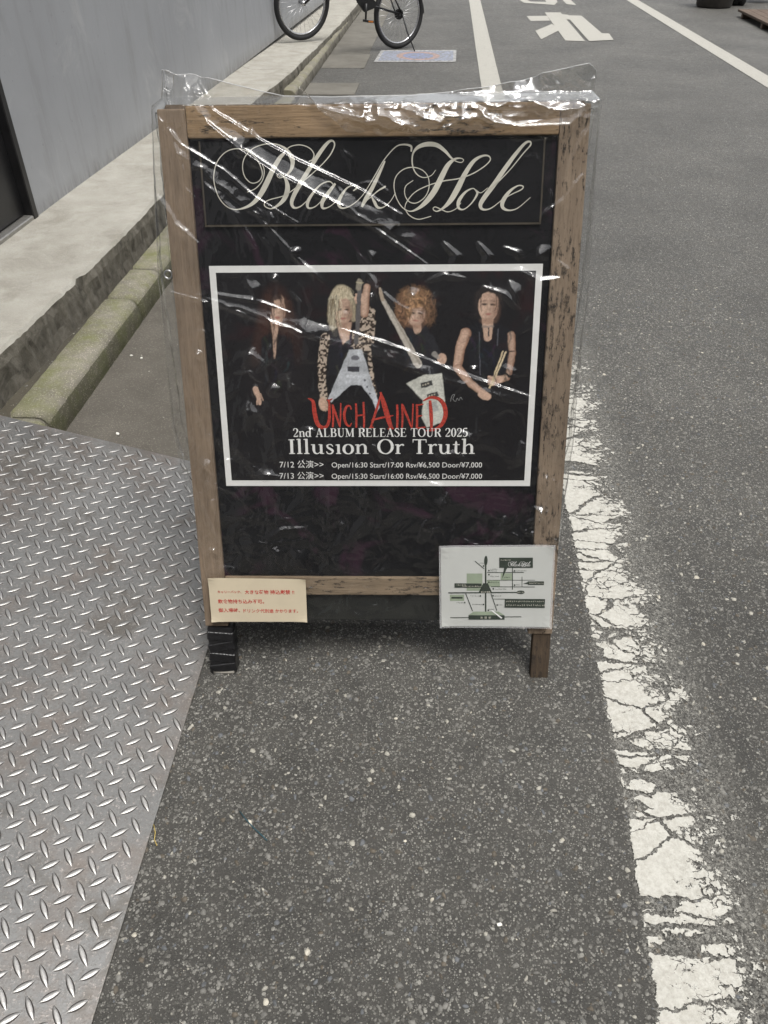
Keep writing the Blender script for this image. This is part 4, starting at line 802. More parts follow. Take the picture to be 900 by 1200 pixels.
for q_ in ([(460, 125), (702, 125), (702, 198), (460, 198)], [(137, 310), (332, 312), (332, 342), (137, 342)], [(666, 296), (782, 296), (782, 321), (666, 321)], [(500, 422), (790, 424), (788, 488), (498, 486)], [(238, 541), (498, 541), (498, 572), (238, 572)], [(115, 408), (195, 408), (195, 420), (115, 420)]): mlines('map_label_box', M_MAPD, ZN + .0009, polys=(q_,))
mlines('map_arrow', M_WHITE, ZN + .0012, segs=([(405, 505, 10), (478, 562, 14)],))
f = Flat(ZN + .0012, 1e-6)                             # tiny script name in the map's black box
for s in calA: f.ribbon([(*mq(520 + X_ * .098, 146 + Y_ * .10), max(.00045, w_ * .098 / 6.207 / 660)) for X_, Y_, w_ in s], True, 3)
for s in calB: f.ribbon([(*mq(608 + X_ * .098, 146 + Y_ * .10), max(.00045, w_ * .098 / 6.207 / 660)) for X_, Y_, w_ in s], True, 3)
f.build('map_lettering', M_WHITE, mp_)
def mt(txt, xa, xb, yb, mat, z=.0012): a = mq(xa, yb); b2 = mq(xb, yb); textmesh('map_lettering', txt, mat, mp_, a[0], a[1], b2[0] - a[0], ZN + z)
mt('池  袋  駅', 322, 400, 564, M_INK)
mt('東口五差路', 326, 396, 377, M_INK)
def greek(x0, x1, y, h, mat, z=.0009, seed=0):         # writing too small to read: rows of tiny strokes
    r = random.Random(seed); f = Flat(ZN + z, 1e-6); x = x0
    while x < x1:
        w_ = h * r.uniform(.5, .9)
        for q_ in range(3):
            a = (x + r.uniform(0, w_), y + r.uniform(0, h)); b2 = (x + r.uniform(0, w_), y + r.uniform(0, h)); f.ribbon([(*mq(*a), .00042), (*mq(*b2), .00042)], False)
        f.ribbon([(*mq(x, y + h * .5), .00035), (*mq(x + w_, y + h * .5), .00035)], False); x += h * r.uniform(.95, 1.2)
    f.build('map_lettering', mat, mp_)
for k, (a, b2, y, h) in enumerate(((395, 440, 203, 10), (395, 440, 216, 8), (395, 458, 254, 10), (580, 655, 215, 9), (428, 508, 348, 9), (395, 455, 298, 10), (580, 608, 316, 10), (252, 312, 396, 10), (152, 205, 446, 9), (265, 340, 459, 8), (415, 468, 396, 10), (452, 484, 460, 10), (380, 425, 494, 9), (320, 344, 160, 9), (495, 535, 262, 9))): greek(a, b2, y, h, M_MAPD, seed=k)
for k, (a, b2, y, h) in enumerate(((470, 540, 138, 8), (152, 215, 318, 8), (195, 325, 327, 9), (676, 772, 304, 10), (508, 780, 434, 13), (508, 782, 460, 15), (590, 640, 370, 10))): greek(a, b2, y, h, M_INK, .0012, seed=50 + k)
mlines('map_dot', M_MAPD, ZN + .0009, polys=[[(a, b), (a + 10, b), (a + 10, b + 10), (a, b + 10)] for a, b in ((380, 213), (380, 242), (380, 297), (565, 215), (566, 318), (412, 345), (318, 396), (206, 444), (342, 458), (410, 394), (440, 462), (376, 500), (342, 180))])
# ================================================================== CLEAR PLASTIC COVER
cov = bempty('plastic_cover', 'clear crinkled plastic bag pulled over the signboard, shiny folds along its top edge', 'plastic cover')
def filmmat(name, base):
    m = MT(name, .05); out = m.t.nodes['Material Output']; v = m.co()
    fr = m.n('LayerWeight'); fr.inputs['Blend'].default_value = .5         # Facing = 1 - |cos|, same from both sides of the thin film
    fac = m.math('MULTIPLY_ADD', m.math('POWER', fr.outputs['Facing'], 5), .85, base, clamp=True)
    gl = m.n('BsdfGlossy'); gl.inputs['Roughness'].default_value = .06; gl.inputs['Color'].default_value = (1, 1, 1, 1)
    tr = m.n('BsdfTransparent'); tr.inputs[0].default_value = (.965, .965, .96, 1)
    bp = m.n('Bump'); bp.inputs['Distance'].default_value = .0016; bp.inputs['Strength'].default_value = .3
    mpn = m.noise(v, 26, 3, .5, 1.2); m.l(m.math('ABSOLUTE', m.math('SUBTRACT', mpn, .5)), bp.inputs['Height'])
    m.l(bp.outputs[0], gl.inputs['Normal']); m.l(bp.outputs[0], fr.inputs['Normal'])
    mx = m.n('MixShader'); m.l(fac, mx.inputs[0]); m.l(tr.outputs[0], mx.inputs[1]); m.l(gl.outputs[0], mx.inputs[2])
    gl2 = m.n('BsdfGlossy'); gl2.inputs['Roughness'].default_value = .30; m.l(bp.outputs[0], gl2.inputs['Normal']); mg = m.n('MixShader'); mg.inputs[0].default_value = .26; m.l(gl.outputs[0], mg.inputs[1]); m.l(gl2.outputs[0], mg.inputs[2]); m.l(mg.outputs[0], mx.inputs[2])
    df = m.n('BsdfDiffuse'); df.inputs[0].default_value = (.8, .8, .8, 1); mx2 = m.n('MixShader'); mx2.inputs[0].default_value = .002
    m.l(mx.outputs[0], mx2.inputs[1]); m.l(df.outputs[0], mx2.inputs[2]); m.l(mx2.outputs[0], out.inputs[0]); return m.m
M_FILM = filmmat('clear_film', .062); M_PLY = filmmat('bunched_film_plies', .17)
NU, NV = 470, 640
# top seam height along x and side overhang along y (board plane, metres)
def P2(px, py, z):                                    # like P, on a plane z metres in front of (+) or behind (-) the board face
    d = cf + cu * (600 - py) / FPX + np.array([(px - 450) / FPX, 0, 0]); o_ = _o + _n * z
    p = CC + d * (((o_ - CC) @ _n) / (d @ _n)) - o_
    return (float(p @ _ex), float(p @ _ey))
seam = [P2(p[0], p[1] + 1.5, -.045) for p in ((180, 76), (186, 78), (200, 84), (221, 82), (232, 87), (280, 99), (330, 110), (400, 113), (470, 111), (540, 104), (590, 96), (640, 84), (690, 74), (699, 82), (704, 97))]
sxs = np.array([s[0] for s in seam]); sys_ = np.array([s[1] for s in seam]); od = np.argsort(sxs)
def ytop(x): return np.interp(x, sxs[od], sys_[od])
lefte = [P(*p) for p in ((173, 98), (175, 200), (181, 330), (199, 500), (224, 610), (243, 700), (246, 735))]
righte = [P(*p) for p in ((709, 97), (703, 200), (694, 330), (677, 500), (660, 620), (651, 700), (648, 735))]
def xl(y): a = np.array(lefte)[::-1]; return np.interp(y, a[:, 1], a[:, 0])
def xr(y): a = np.array(righte)[::-1]; return np.interp(y, a[:, 1], a[:, 0])
U, Vv = np.meshgrid(np.linspace(0, 1, NU), np.linspace(0, 1, NV))
yb = .138
yb_ = yb; y1 = yb_ + (1.175 - yb_) * Vv; x1 = xl(y1) + (xr(y1) - xl(y1)) * U
Yt = yb_ + (ytop(x1) - yb_) * Vv; XX = xl(Yt) + (xr(Yt) - xl(Yt)) * U; YY = Yt
H = np.zeros_like(XX); xf, yf = XX.ravel(), YY.ravel(); PX, PY = Pinv(xf, yf); PX = PX.reshape(XX.shape); PY = PY.reshape(XX.shape)
def vn(x, y, s, seed): return vnoise(x, y, s, seed)
WX = PX + 9 * (vn(PX, PY, 26, 60) - .5) * 2; WY = PY + 9 * (vn(PX, PY, 24, 61) - .5) * 2
def billow(s, seed, pw=1.): return (1 - np.abs(2 * vn(WX, WY, s, seed) - 1)) ** pw
fine = billow(34, 62, 2) * 1.6 + billow(17, 63, 2) * .9 + billow(8, 64, 1.5) * .42 + billow(4.2, 67, 1.5) * .16
amt = .35 + 1.3 * np.clip(vn(PX, PY, 62, 65) - .3, 0, 1) + .5 * np.clip((PY - 430) / 200, 0, 1)
H += .0008 * fine * amt * (1 + 2.2 * np.clip((PY - 400) / 160, 0, 1))
def ridge(pts, w, h, prof='tent', rag=.25, seed=0):
    pts = [(a, b) for a, b in pts]; sd = np.zeros_like(PX); best = np.full(PX.shape, 1e9); tt = np.zeros_like(PX); n = len(pts) - 1
    for i in range(n):
        ax, ay = pts[i]; bx, by = pts[i + 1]; L2 = (bx - ax) ** 2 + (by - ay) ** 2; t = np.clip(((PX - ax) * (bx - ax) + (PY - ay) * (by - ay)) / L2, 0, 1)
        d = np.hypot(PX - ax - t * (bx - ax), PY - ay - t * (by - ay)); k = d < best; sg = np.sign((PX - ax) * (by - ay) - (PY - ay) * (bx - ax))
        sd = np.where(k, -sg * d, sd); best = np.where(k, d, best); tt = np.where(k, (i + t) / n, tt)
    ww = w * (.35 + .65 * np.sin(np.pi * np.clip(tt, .02, .98)) ** .7) * (1 + rag * (vn(PX, PY, 14, 70 + seed) - .5) * 2)
    u = best / ww
    if prof == 'saw':                                  # leans back over its width, then drops sharply on the lower side
        s_ = sd / ww; f = np.where(s_ < 1, np.clip((s_ + 1) / 2, 0, 1), np.exp(-((s_ - 1) / .28) ** 2)); return h * f * (.25 + .75 * np.sin(np.pi * np.clip(tt, .02, .98)) ** .5) * (np.abs(s_) < 4) * np.sin(np.pi * np.clip(tt, 0, 1)) ** .3
    f = np.exp(-np.abs(u) ** 1.7) if prof == 'tent' else np.exp(-u ** 4)
    return h * f * (.3 + .7 * np.sin(np.pi * np.clip(tt, .02, .98)) ** .5)
RG = [  # long folds (survey coordinates), half width, height
 ([(187, 143), (215, 176), (255, 205), (290, 236), (330, 264)], 7, .0062, 'saw'), ([(187, 139), (213, 170), (262, 200), (300, 232), (350, 262)], 2.6, .003, 'tent'),
 ([(219, 90), (240, 130), (280, 165), (325, 195), (385, 222), (450, 258), (520, 300)], 10, .0080, 'saw'), ([(223, 88), (250, 130), (300, 162), (350, 190), (420, 222), (470, 252)], 3, .005, 'tent'), ([(216, 96), (238, 140), (282, 176), (330, 208), (400, 244), (440, 268), (500, 310)], 3, .005, 'tent'),
 ([(196, 333), (255, 346), (330, 370), (390, 390), (450, 408), (520, 436), (600, 460), (655, 474)], 9, .0088, 'saw'), ([(200, 342), (260, 358), (330, 382), (380, 400)], 3, .005, 'tent'), ([(400, 385), (470, 408), (540, 438), (620, 464)], 2.5, .004, 'tent'),
 ([(255, 345), (300, 352), (340, 366)], 3, .004, 'tent'), ([(240, 215), (275, 250), (300, 290)], 5, .004, 'tent'), ([(300, 250), (345, 300), (380, 330)], 4, .003, 'tent'),
 ([(520, 285), (535, 300), (528, 318)], 4, .005, 'tent'), ([(560, 285), (572, 300), (566, 312)], 5, .005, 'tent'), ([(590, 290), (606, 296), (612, 308)], 4, .004, 'tent'), ([(500, 330), (520, 322), (545, 326)], 4, .004, 'tent'), ([(566, 336), (592, 346), (608, 360)], 5, .005, 'tent'), ([(612, 318), (632, 330), (655, 326)], 4, .006, 'tent'),
 ([(185, 230), (205, 262), (232, 285)], 6, .006, 'tent'), ([(200, 150), (212, 190), (222, 240)], 4, .004, 'tent'), ([(430, 330), (470, 360), (500, 370)], 4, .003, 'tent'), ([(665, 200), (678, 170), (690, 150)], 4, .004, 'tent'), ([(636, 250), (660, 235), (682, 205)], 2.5, .003, 'tent'),
 ([(660, 560), (640, 590), (600, 640)], 3, .003, 'tent'), ([(215, 420), (228, 470), (250, 520)], 4, .004, 'tent'), ([(210, 520), (240, 590), (262, 640)], 4, .004, 'tent'), ([(235, 560), (275, 575), (300, 600)], 3, .003, 'tent'),
 ([(205, 92), (215, 120), (218, 140)], 5, .006, 'tent'), ([(440, 118), (450, 140), (470, 150)], 6, .008, 'tent'), ([(500, 140), (520, 152), (540, 140)], 5, .007, 'tent'), ([(560, 128), (575, 148), (600, 150)], 5, .007, 'tent'), ([(610, 112), (640, 130), (672, 128)], 6, .008, 'tent'), ([(470, 125), (490, 135), (500, 150)], 4, .006, 'tent'), ([(380, 128), (420, 140), (445, 145)], 4, .006, 'tent'), ([(330, 122), (400, 132), (440, 148)], 4, .004, 'tent')]
for k, (pts, w_, h, pr) in enumerate(RG): H += ridge(pts, w_, h, pr, .3, k)
rr = random.Random(4)
for k in range(64):                                    # small leaning facets
    x0 = rr.uniform(215, 650); y0 = rr.uniform(280, 690); a = rr.gauss(.5, .5); L = rr.uniform(10, 40)
    H += ridge([(x0, y0), (x0 + L * .5 * math.cos(a), y0 + L * .5 * math.sin(a)), (x0 + L * math.cos(a + .4), y0 + L * math.sin(a + .4))], rr.uniform(2.5, 7), rr.uniform(.003, .009), 'saw', .6, k + 140)
for k in range(60):                                    # short random creases
    x0 = rr.uniform(200, 665); y0 = rr.uniform(130, 720); a = rr.gauss(.75, .6); L = rr.uniform(12, 48)
    H += ridge([(x0, y0), (x0 + L * .5 * math.cos(a), y0 + L * .5 * math.sin(a)), (x0 + L * math.cos(a + .4), y0 + L * math.sin(a + .4))], rr.uniform(1.5, 4), rr.uniform(.001, .0028), 'tent', .4, k + 40)
tb = np.clip((YY - 1.135) / .05, 0, 1); side = (U > .45)
sw = np.clip((U - .35) / .1, 0, 1); H += tb * (.25 + .75 * sw) * (.012 * billow(34, 90, 1.3) + .0045 * billow(15, 91, 1.2)) * np.clip(1.25 - np.clip(YY - yT, 0, 1) / .03, .25, 1)
gw = np.clip((U - .36) / .12, 0, 1) * np.clip((.985 - U) / .04, 0, 1) + .35 * np.clip((.13 - U) / .05, 0, 1)
LL = .016 + .040 * vn(PX, PY * .15, 31, 111) ** 1.1 + .008 * vn(PX, PY * .3, 9, 112); tt_ = (yT + .003 - YY) / LL
H += gw * .43 * LL * np.where(tt_ < 0, 0, np.where(tt_ < 1, tt_, np.exp(-((tt_ - 1) / .22) ** 2)))      # film bunched over the rail, hanging to a ragged lip
H += gw * tb * .0022 * (billow(12, 113, 1.5) - .5) * (tt_ > 0)
Z = .0032 + H; Htop = H.copy()
over = np.clip(YY - (yT + .004), 0, 1); Z = Z - np.minimum(over, .022) * 2.7 + np.clip(over - .022, 0, 1) * (.33 - .80 * np.clip((vn(PX, PY * .4, 17, 114) - .42) * 8, 0, 1) * np.clip((U - .55) / .08, 0, 1) * np.clip((.9 - U) / .04, 0, 1) - .7 * np.clip((vn(PX, PY * .4, 9, 115) - .45) * 8, 0, 1) * np.clip((.14 - U) / .04, 0, 1)) + .010 * np.clip((over - .02) / .02, 0, 1) * (.4 + .6 * sw) * (billow(44, 93, 1.5) - .4) * 1.6 + .004 * sw * np.clip((over - .014) / .02, 0, 1) * billow(13, 94, 1.3)
dx = np.minimum((XX - xl(YY)), (xr(YY) - XX)); edge = np.clip(1 - dx / .012, 0, 1); Z -= .030 * edge ** 2
lo_ = np.clip((.20 - YY) / .06, 0, 1); Z = np.minimum(Z, .0215 - .006 * lo_); Z = np.where((PY > 625) , np.minimum(Z, .012), Z)
XX = XX + (.0035 * (vn(PX, PY, 40, 95) - .5) + .002 * (vn(PX, PY, 11, 96) - .5)) * edge
V = np.stack([XX.ravel(), YY.ravel(), Z.ravel()], 1)
idx = np.arange(NU * NV).reshape(NV, NU); Fq = np.stack([idx[:-1, :-1], idx[:-1, 1:], idx[1:, 1:], idx[1:, :-1]], -1).reshape(-1, 4)
npmesh('front_film', V, Fq, M_FILM, cov, True)
# second gathered layer bunched over the top rail
r0 = int(NV * .925); nL = NV - r0
X2, Y2 = XX[r0:].copy(), YY[r0:].copy(); ff = np.clip((Y2 - 1.12) / .03, 0, 1) * np.clip(1.4 - np.clip(Y2 - yT, 0, 1) / .02, 0, 1) * np.clip((U[r0:] - .36) / .1, 0, 1) * np.clip((U[r0:] - .03) / .05, 0, 1) * np.clip((.97 - U[r0:]) / .03, 0, 1)
Z2 = Z[r0:] + .002 + ff * (.011 * (1 - np.abs(2 * vn(PX[r0:] * .9, PY[r0:] * 1.3, 30, 101) - 1)) ** 1.2 + .0035 * (1 - np.abs(2 * vn(PX[r0:], PY[r0:] * 1.3, 13, 102) - 1)))
lowb = yT + .03 - .075 * np.clip((U[r0:] - .34) / .10, 0, 1) * np.clip((1 - U[r0:]) / .03, 0, 1) + .012 * (vn(PX[r0:], PY[r0:] * 0, 14, 120) - .5); kk = Y2 < lowb; Y2 = np.where(kk, lowb, Y2); Y2 = Y2 - .004 * ff; c0 = int(NU * .34)
V = np.stack([X2[:, c0:-6].ravel(), Y2[:, c0:-6].ravel(), Z2[:, c0:-6].ravel()], 1); idx = np.arange(nL * (NU - 6 - c0)).reshape(nL, -1)
Fq = np.stack([idx[:-1, :-1], idx[:-1, 1:], idx[1:, 1:], idx[1:, :-1]], -1).reshape(-1, 4); npmesh('gathered_film', V, Fq, M_PLY, cov, True)
# heat-sealed top edge: a slightly thicker bead that catches the light
mb_ = MT('film_bead', .18, col=(.75, .76, .76)); o_ = mb_.t.nodes['Material Output']; mxb = mb_.n('MixShader'); trb = mb_.n('BsdfTransparent'); mxb.inputs[0].default_value = .55
mb_.l(trb.outputs[0], mxb.inputs[1]); mb_.l(mb_.b.outputs[0], mxb.inputs[2]); mb_.l(mxb.outputs[0], o_.inputs[0])
tube('seam_bead', [(XX[-1, i], YY[-1, i], Z[-1, i]) for i in range(0, NU, 4)], .0009, mb_.m, cov, 6)
# side walls and back of the bag
def sidewall(colx, sgn_):
    E = np.stack([XX[:, colx], YY[:, colx], Z[:, colx]], 1)[::4]; n = len(E); m_ = 14; Vs = []
    for i in range(n):
        for j in range(m_):
            t = j / (m_ - 1); wob = .006 * math.sin(i * .11 + j * .9) * math.sin(t * math.pi) + .004 * (vnoise(np.array([i * 1.]), np.array([j * 3.]), 4, 77)[0] - .5) * math.sin(t * math.pi)
            back = .075 * (1 - .35 * min(1, max(0, (E[i][1] - 1.10) / .1)))
            Vs.append((E[i][0] + sgn_ * (.006 * math.sin(t * 2.6)) + wob - sgn_ * .012 * t, E[i][1] - (.02 * t if E[i][1] > 1.17 else 0), E[i][2] - back * t))
    idx = np.arange(n * m_).reshape(n, m_); Fq = np.stack([idx[:-1, :-1], idx[:-1, 1:], idx[1:, 1:], idx[1:, :-1]], -1).reshape(-1, 4)
    npmesh('side_film', np.array(Vs), Fq, M_FILM, cov, True)
sidewall(0, -1); sidewall(NU - 1, 1)
tE = np.stack([XX[-1], YY[-1], Z[-1]], 1)[::3]; n = len(tE); m_ = 12; Vs = []
for i in range(n):
    for j in range(m_):
        t = j / (m_ - 1); Vs.append((tE[i][0], tE[i][1] - .10 * t ** 1.3, tE[i][2] - .035 * t - .006 * math.sin(i * .5 + j) * math.sin(math.pi * t)))
idx = np.arange(n * m_).reshape(n, m_); Fq = np.stack([idx[:-1, :-1], idx[:-1, 1:], idx[1:, 1:], idx[1:, :-1]], -1).reshape(-1, 4)
npmesh('back_film', np.array(Vs), Fq, M_FILM, cov, True)
# ================================================================== BICYCLE
bike = empty('bicycle', (.165, 10.09, 0), 'black bicycle parked across the kerb with its front wheel up on the pavement', 'bicycle')
M_TYRE = plain('tyre_rubber', (.015, .015, .016), .75); M_RIM = plain('rim_alloy', (.55, .55, .56), .25, .9); M_BFR = plain('black_bike_paint', (.012, .012, .013), .3); M_SPK = plain('spoke_steel', (.6, .6, .6), .3, .9)
Fw = Vector((-.835, 9.36, .172)) - Vector(bike.location); RW = .335
rc = Vector((0, 0, RW)); fc = Fw + Vector((0, 0, RW)); d_ = (fc - rc).normalized(); upv = Vector((0, -.03, 1)).normalized()
def wheel(c, fwd, up_, nm='wheel'):
    fwd = (fwd - up_ * fwd.dot(up_)).normalized(); nn = fwd.cross(up_)
    h = bpy.data.objects.new(nm, None); link(h, bike); h.location = c
    bm = bmesh.new(); add_torus(bm, (0, 0, 0), RW - .024, .025, fwd, up_, 64, 10); bmobj('tyre', bm, M_TYRE, h, True)
    bm = bmesh.new(); add_torus(bm, (0, 0, 0), RW - .055, .010, fwd, up_, 64, 8, 1.2); bmobj('rim', bm, M_RIM, h, True)
    bm = bmesh.new(); add_tube(bm, [-nn * .045, nn * .045], .02, 12); bmobj('hub', bm, M_RIM, h, True)
    sm = None
    for k in range(28):
        a = 2 * math.pi * k / 28; b2 = a + (.35 if k % 2 else -.35); s = 1 if k % 4 < 2 else -1
        p0 = (fwd * math.cos(b2) + up_ * math.sin(b2)) * .02 + nn * .03 * s; p1 = (fwd * math.cos(a) + up_ * math.sin(a)) * (RW - .058)
        tube('spoke', [p0, p1], .0016, M_SPK, h, 4)
    return h
wheel(rc, d_, upv); steer = Vector((-.78, -.62, 0)).normalized(); wheel(fc, steer, (upv + Vector((.12, 0, 0))).normalized())
bb = rc + d_ * .50 + Vector((0, 0, .06)); st = bb - d_ * .16 + Vector((0, 0, .47)); hd = rc + d_ * .86 + Vector((0, 0, .50)); hb = rc + d_ * .93 + Vector((0, 0, .28)); side = d_.cross(Vector((0, 0, 1)))
sv = -side if side.y > 0 else side                     # towards the camera
bm = bmesh.new()
for a, b2, r in ((bb, st, .016), (bb, hb, .02), (hb, hd, .02), (st - Vector((0, 0, .2)), hb + (hd - hb) * .4, .014)): add_tube(bm, [a, b2], r)
for s in (-1, 1): add_tube(bm, [bb + side * .03 * s, rc + side * .06 * s], .009); add_tube(bm, [st - Vector((0, 0, .03)), rc + side * .06 * s], .008)
bmobj('frame', bm, M_BFR, bike, True)
nf = steer.cross(Vector((0, 0, 1))).normalized(); bm = bmesh.new()
for s in (-1, 1): add_tube(bm, [hb, hb + nf * .05 * s - Vector((0, 0, .05)), fc + nf * .055 * s], .011)
bmobj('fork', bm, M_BFR, bike, True)
hx = hd + Vector((0, 0, .16)); tube('handlebar', [hx - nf * .28 - steer * .16, hx - nf * .24, hx - nf * .04 + Vector((0, 0, .0)), hx + nf * .04, hx + nf * .24, hx + nf * .28 - steer * .16], .011, M_RIM, bike)
tube('stem', [hd, hx], .013, M_RIM, bike)
for s in (-1, 1): tube('grip', [hx + nf * .27 * s - steer * .08, hx + nf * .285 * s - steer * .19], .016, M_BFR, bike)
sa_ = st + Vector((0, 0, .12)); tube('seat_post', [st, sa_], .012, M_RIM, bike)
bm = bmesh.new(); bmesh.ops.create_uvsphere(bm, u_segments=20, v_segments=10, radius=1)
for v in bm.verts:
    c = v.co.copy(); wid = .075 * (1 - .65 * max(0, c.x)) ; v.co = d_ * (c.x * .135) + side * (c.y * wid * 1.1) + Vector((0, 0, c.z * .028)) + sa_ + Vector((0, 0, .02))
bmobj('saddle', bm, M_BFR, bike, True)
bm = bmesh.new(); cg = [bb + sv * .05 + Vector((0, 0, .02)) - d_ * .16, bb + sv * .05 + Vector((0, 0, .10)), bb + sv * .05 + d_ * .09, bb + sv * .05 - Vector((0, 0, .08)), bb + sv * .05 - d_ * .14 - Vector((0, 0, .03))]
t = [bm.verts.new(p) for p in cg]; b = [bm.verts.new(p + side * .02) for p in cg]; bm.faces.new(t); bm.faces.new(b[::-1]); [bm.faces.new((t[i], t[(i + 1) % 5], b[(i + 1) % 5], b[i])) for i in range(5)]
bmobj('chain_guard', bm, M_BFR, bike)
cr1 = bb + sv * .08 - Vector((0, 0, .155)) + d_ * .01
tube('crank', [bb + sv * .08, cr1], [.013, .010], M_STEELD, bike)
tube('crank', [bb - sv * .08, bb - sv * .08 + Vector((0, 0, .17))], [.013, .010], M_STEELD, bike)
for c, s in ((cr1, 1), (bb - sv * .08 + Vector((0, 0, .17)), -1)):
    pd = bpy.data.objects.new('pedal', None); link(pd, bike); pd.location = c + sv * .05 * s
    Mp = Matrix((( *d_,), (*sv,), (0, 0, 1))).transposed().to_4x4()
    box('pedal_body', (-.045, -.045, -.012), (.045, .045, .012), M_BFR, pd, .004, 1, Mp)
    box('reflector', (-.03, -.047, -.007), (.03, .049, .007), plain('amber_reflector', (.5, .16, .02), .3), pd, .001, 1, Mp)
tube('kickstand', [rc + sv * .07 + Vector((0, 0, .0)), rc + sv * .10 - d_ * .04 - Vector((0, 0, .15)), G(486, 61) - Vector(bike.location) + Vector((0, 0, .008))], [.010, .008, .006], M_BFR, bike)
def fender(c, fwd, a0, a1, nm):
    bm = bmesh.new(); nn = fwd.cross(Vector((0, 0, 1))).normalized(); prev = None
    for k in range(25):
        a = R(a0 + (a1 - a0) * k / 24); r = [bm.verts.new(c + (fwd * math.cos(a) + Vector((0, 0, 1)) * math.sin(a)) * (RW + .018 - .012 * abs(s)) + nn * .028 * s) for s in (-1, -.5, 0, .5, 1)]
        if prev: [bm.faces.new((prev[i], prev[i + 1], r[i + 1], r[i])) for i in range(4)]
        prev = r
    bmobj(nm, bm, M_BFR, bike, True)
fender(rc, d_, 20, 175, 'mudguard'); fender(fc, steer, 30, 170, 'mudguard')
bm = bmesh.new(); bmesh.ops.create_cone(bm, cap_ends=True, segments=20, radius1=.045, radius2=.05, depth=.09)
bmobj('drum_brake', bm, M_STEELD, bike, False).matrix_local = Matrix.Translation(rc) @ Vector((0, -1, 0)).to_track_quat('Z', 'Y').to_matrix().to_4x4()
# ================================================================== far right: planter, decking, bags
def lathe(name, prof, mat, parent=None, n=28):
    bm = bmesh.new(); rings = [[bm.verts.new((r * math.cos(2 * math.pi * k / n), r * math.sin(2 * math.pi * k / n), z)) for k in range(n)] for r, z in prof]
    for a, b in zip(rings, rings[1:]):
        for k in range(n): bm.faces.new((a[k], a[(k + 1) % n], b[(k + 1) % n], b[k]))
    bm.faces.new(rings[0][::-1]); return bmobj(name, bm, mat, parent, True)
pp = G(841, 10); pot = empty('planter', (pp.x, pp.y + .2, .003), 'large dark grey round planter at the far right roadside beside the wooden deck', 'planter')
lathe('pot', [(.0, 0), (.24, 0), (.26, .02), (.33, .50), (.35, .52), (.35, .57), (.31, .57), (.30, .50), (.0, .49)], plain('dark_pot_glaze', (.05, .045, .04), .55, vary=.3, scale=9, bump=.002), pot)
lathe('soil', [(0, .50), (.295, .505)], M_DIRT, pot)
bm = bmesh.new()
for k in range(160):
    a = random.uniform(0, 6.28); r = random.uniform(0, .28); h = random.uniform(.5, 1.1); p = Vector((r * math.cos(a), r * math.sin(a), h)); L = random.uniform(.05, .10); q1 = Vector((random.gauss(0, 1), random.gauss(0, 1), random.gauss(.3, .6))).normalized(); q2 = q1.orthogonal().normalized()
    v4 = [bm.verts.new(p + q1 * L * a_ + q2 * L * .4 * b3) for a_, b3 in ((-1, 0), (0, 1), (1, 0), (0, -1))]; bm.faces.new(v4)
tag(bmobj('foliage', bm, plain('shrub_leaf', (.05, .09, .03), .6), pot, norm=False), kind='stuff')
bm = bmesh.new(); [add_tube(bm, [(0, 0, .48), (random.gauss(0, .08), random.gauss(0, .08), 1.0)], [.012, .004], 6) for k in range(5)]; bmobj('stem', bm, W_K, pot, True)
dk = empty('wooden_deck', (5.05, 12.6, 0), 'low brown plank deck at the far right edge of the road', 'deck')
ang = R(-5)
p0 = G(868, 22) ; p1 = G(905, 41); dv = (p1 - p0); dv.z = 0; L = 2.6; dv.normalize(); nv = Vector((-dv.y, dv.x, 0)); nv = nv if nv.x > 0 else -nv
W_D = wood('deck_wood', (.14, .105, .08), (.09, .065, .05), 0, 1)
for k in range(9):
    bm = bmesh.new(); o0 = p0 - dv * .25; a = o0 + nv * (.004 + k * .125)
    vs = [bm.verts.new(a + nv * (x * .118) + dv * (y * L) + Vector((0, 0, .06 + z * .03)) - Vector(dk.location)) for x in (0, 1) for y in (0, 1) for z in (0, 1)]
    for f in ((0, 1, 3, 2), (4, 6, 7, 5), (0, 4, 5, 1), (2, 3, 7, 6), (0, 2, 6, 4), (1, 5, 7, 3)): bm.faces.new([vs[i] for i in f])
    bmesh.ops.bevel(bm, geom=bm.edges[:], offset=.004, segments=1, affect='EDGES'); bmobj('plank', bm, W_D, dk)
for y in (0.2, 1.2, 2.3):
    a = p0 - dv * .25 + dv * y; bm = bmesh.new()
    vs = [bm.verts.new(a + nv * (x * 1.1 + .01) + dv * (yy_ * .07) + Vector((0, 0, .002 + z * .056)) - Vector(dk.location)) for x in (0, 1) for yy_ in (0, 1) for z in (0, 1)]
    for f in ((0, 1, 3, 2), (4, 6, 7, 5), (0, 4, 5, 1), (2, 3, 7, 6), (0, 2, 6, 4), (1, 5, 7, 3)): bm.faces.new([vs[i] for i in f])
    bmobj('joist', bm, W_D, dk)
def blob(name, c, s, mat, lab, cat, seed):
    r = random.Random(seed); bm = bmesh.new(); bmesh.ops.create_icosphere(bm, subdivisions=4, radius=1)
    ph = [r.uniform(0, 6) for _ in range(6)]
    for v in bm.verts:
        n_ = v.co.normalized(); k = 1 + .10 * math.sin(5 * n_.x + ph[0]) * math.sin(6 * n_.y + ph[1]) + .06 * math.sin(13 * n_.z + ph[2] + 5 * n_.x) + .03 * math.sin(23 * n_.x + ph[3] + 9 * n_.y)
        q_ = n_ * k; q_.z = max(q_.z, -.75); v.co = Vector((q_.x * s[0], q_.y * s[1], (q_.z + .75) * s[2]))
    o = bmobj(name, bm, mat, None, True); o.location = c; return tag(o, lab, cat)
c1_ = G(868, 8); c2_ = G(892, 5)
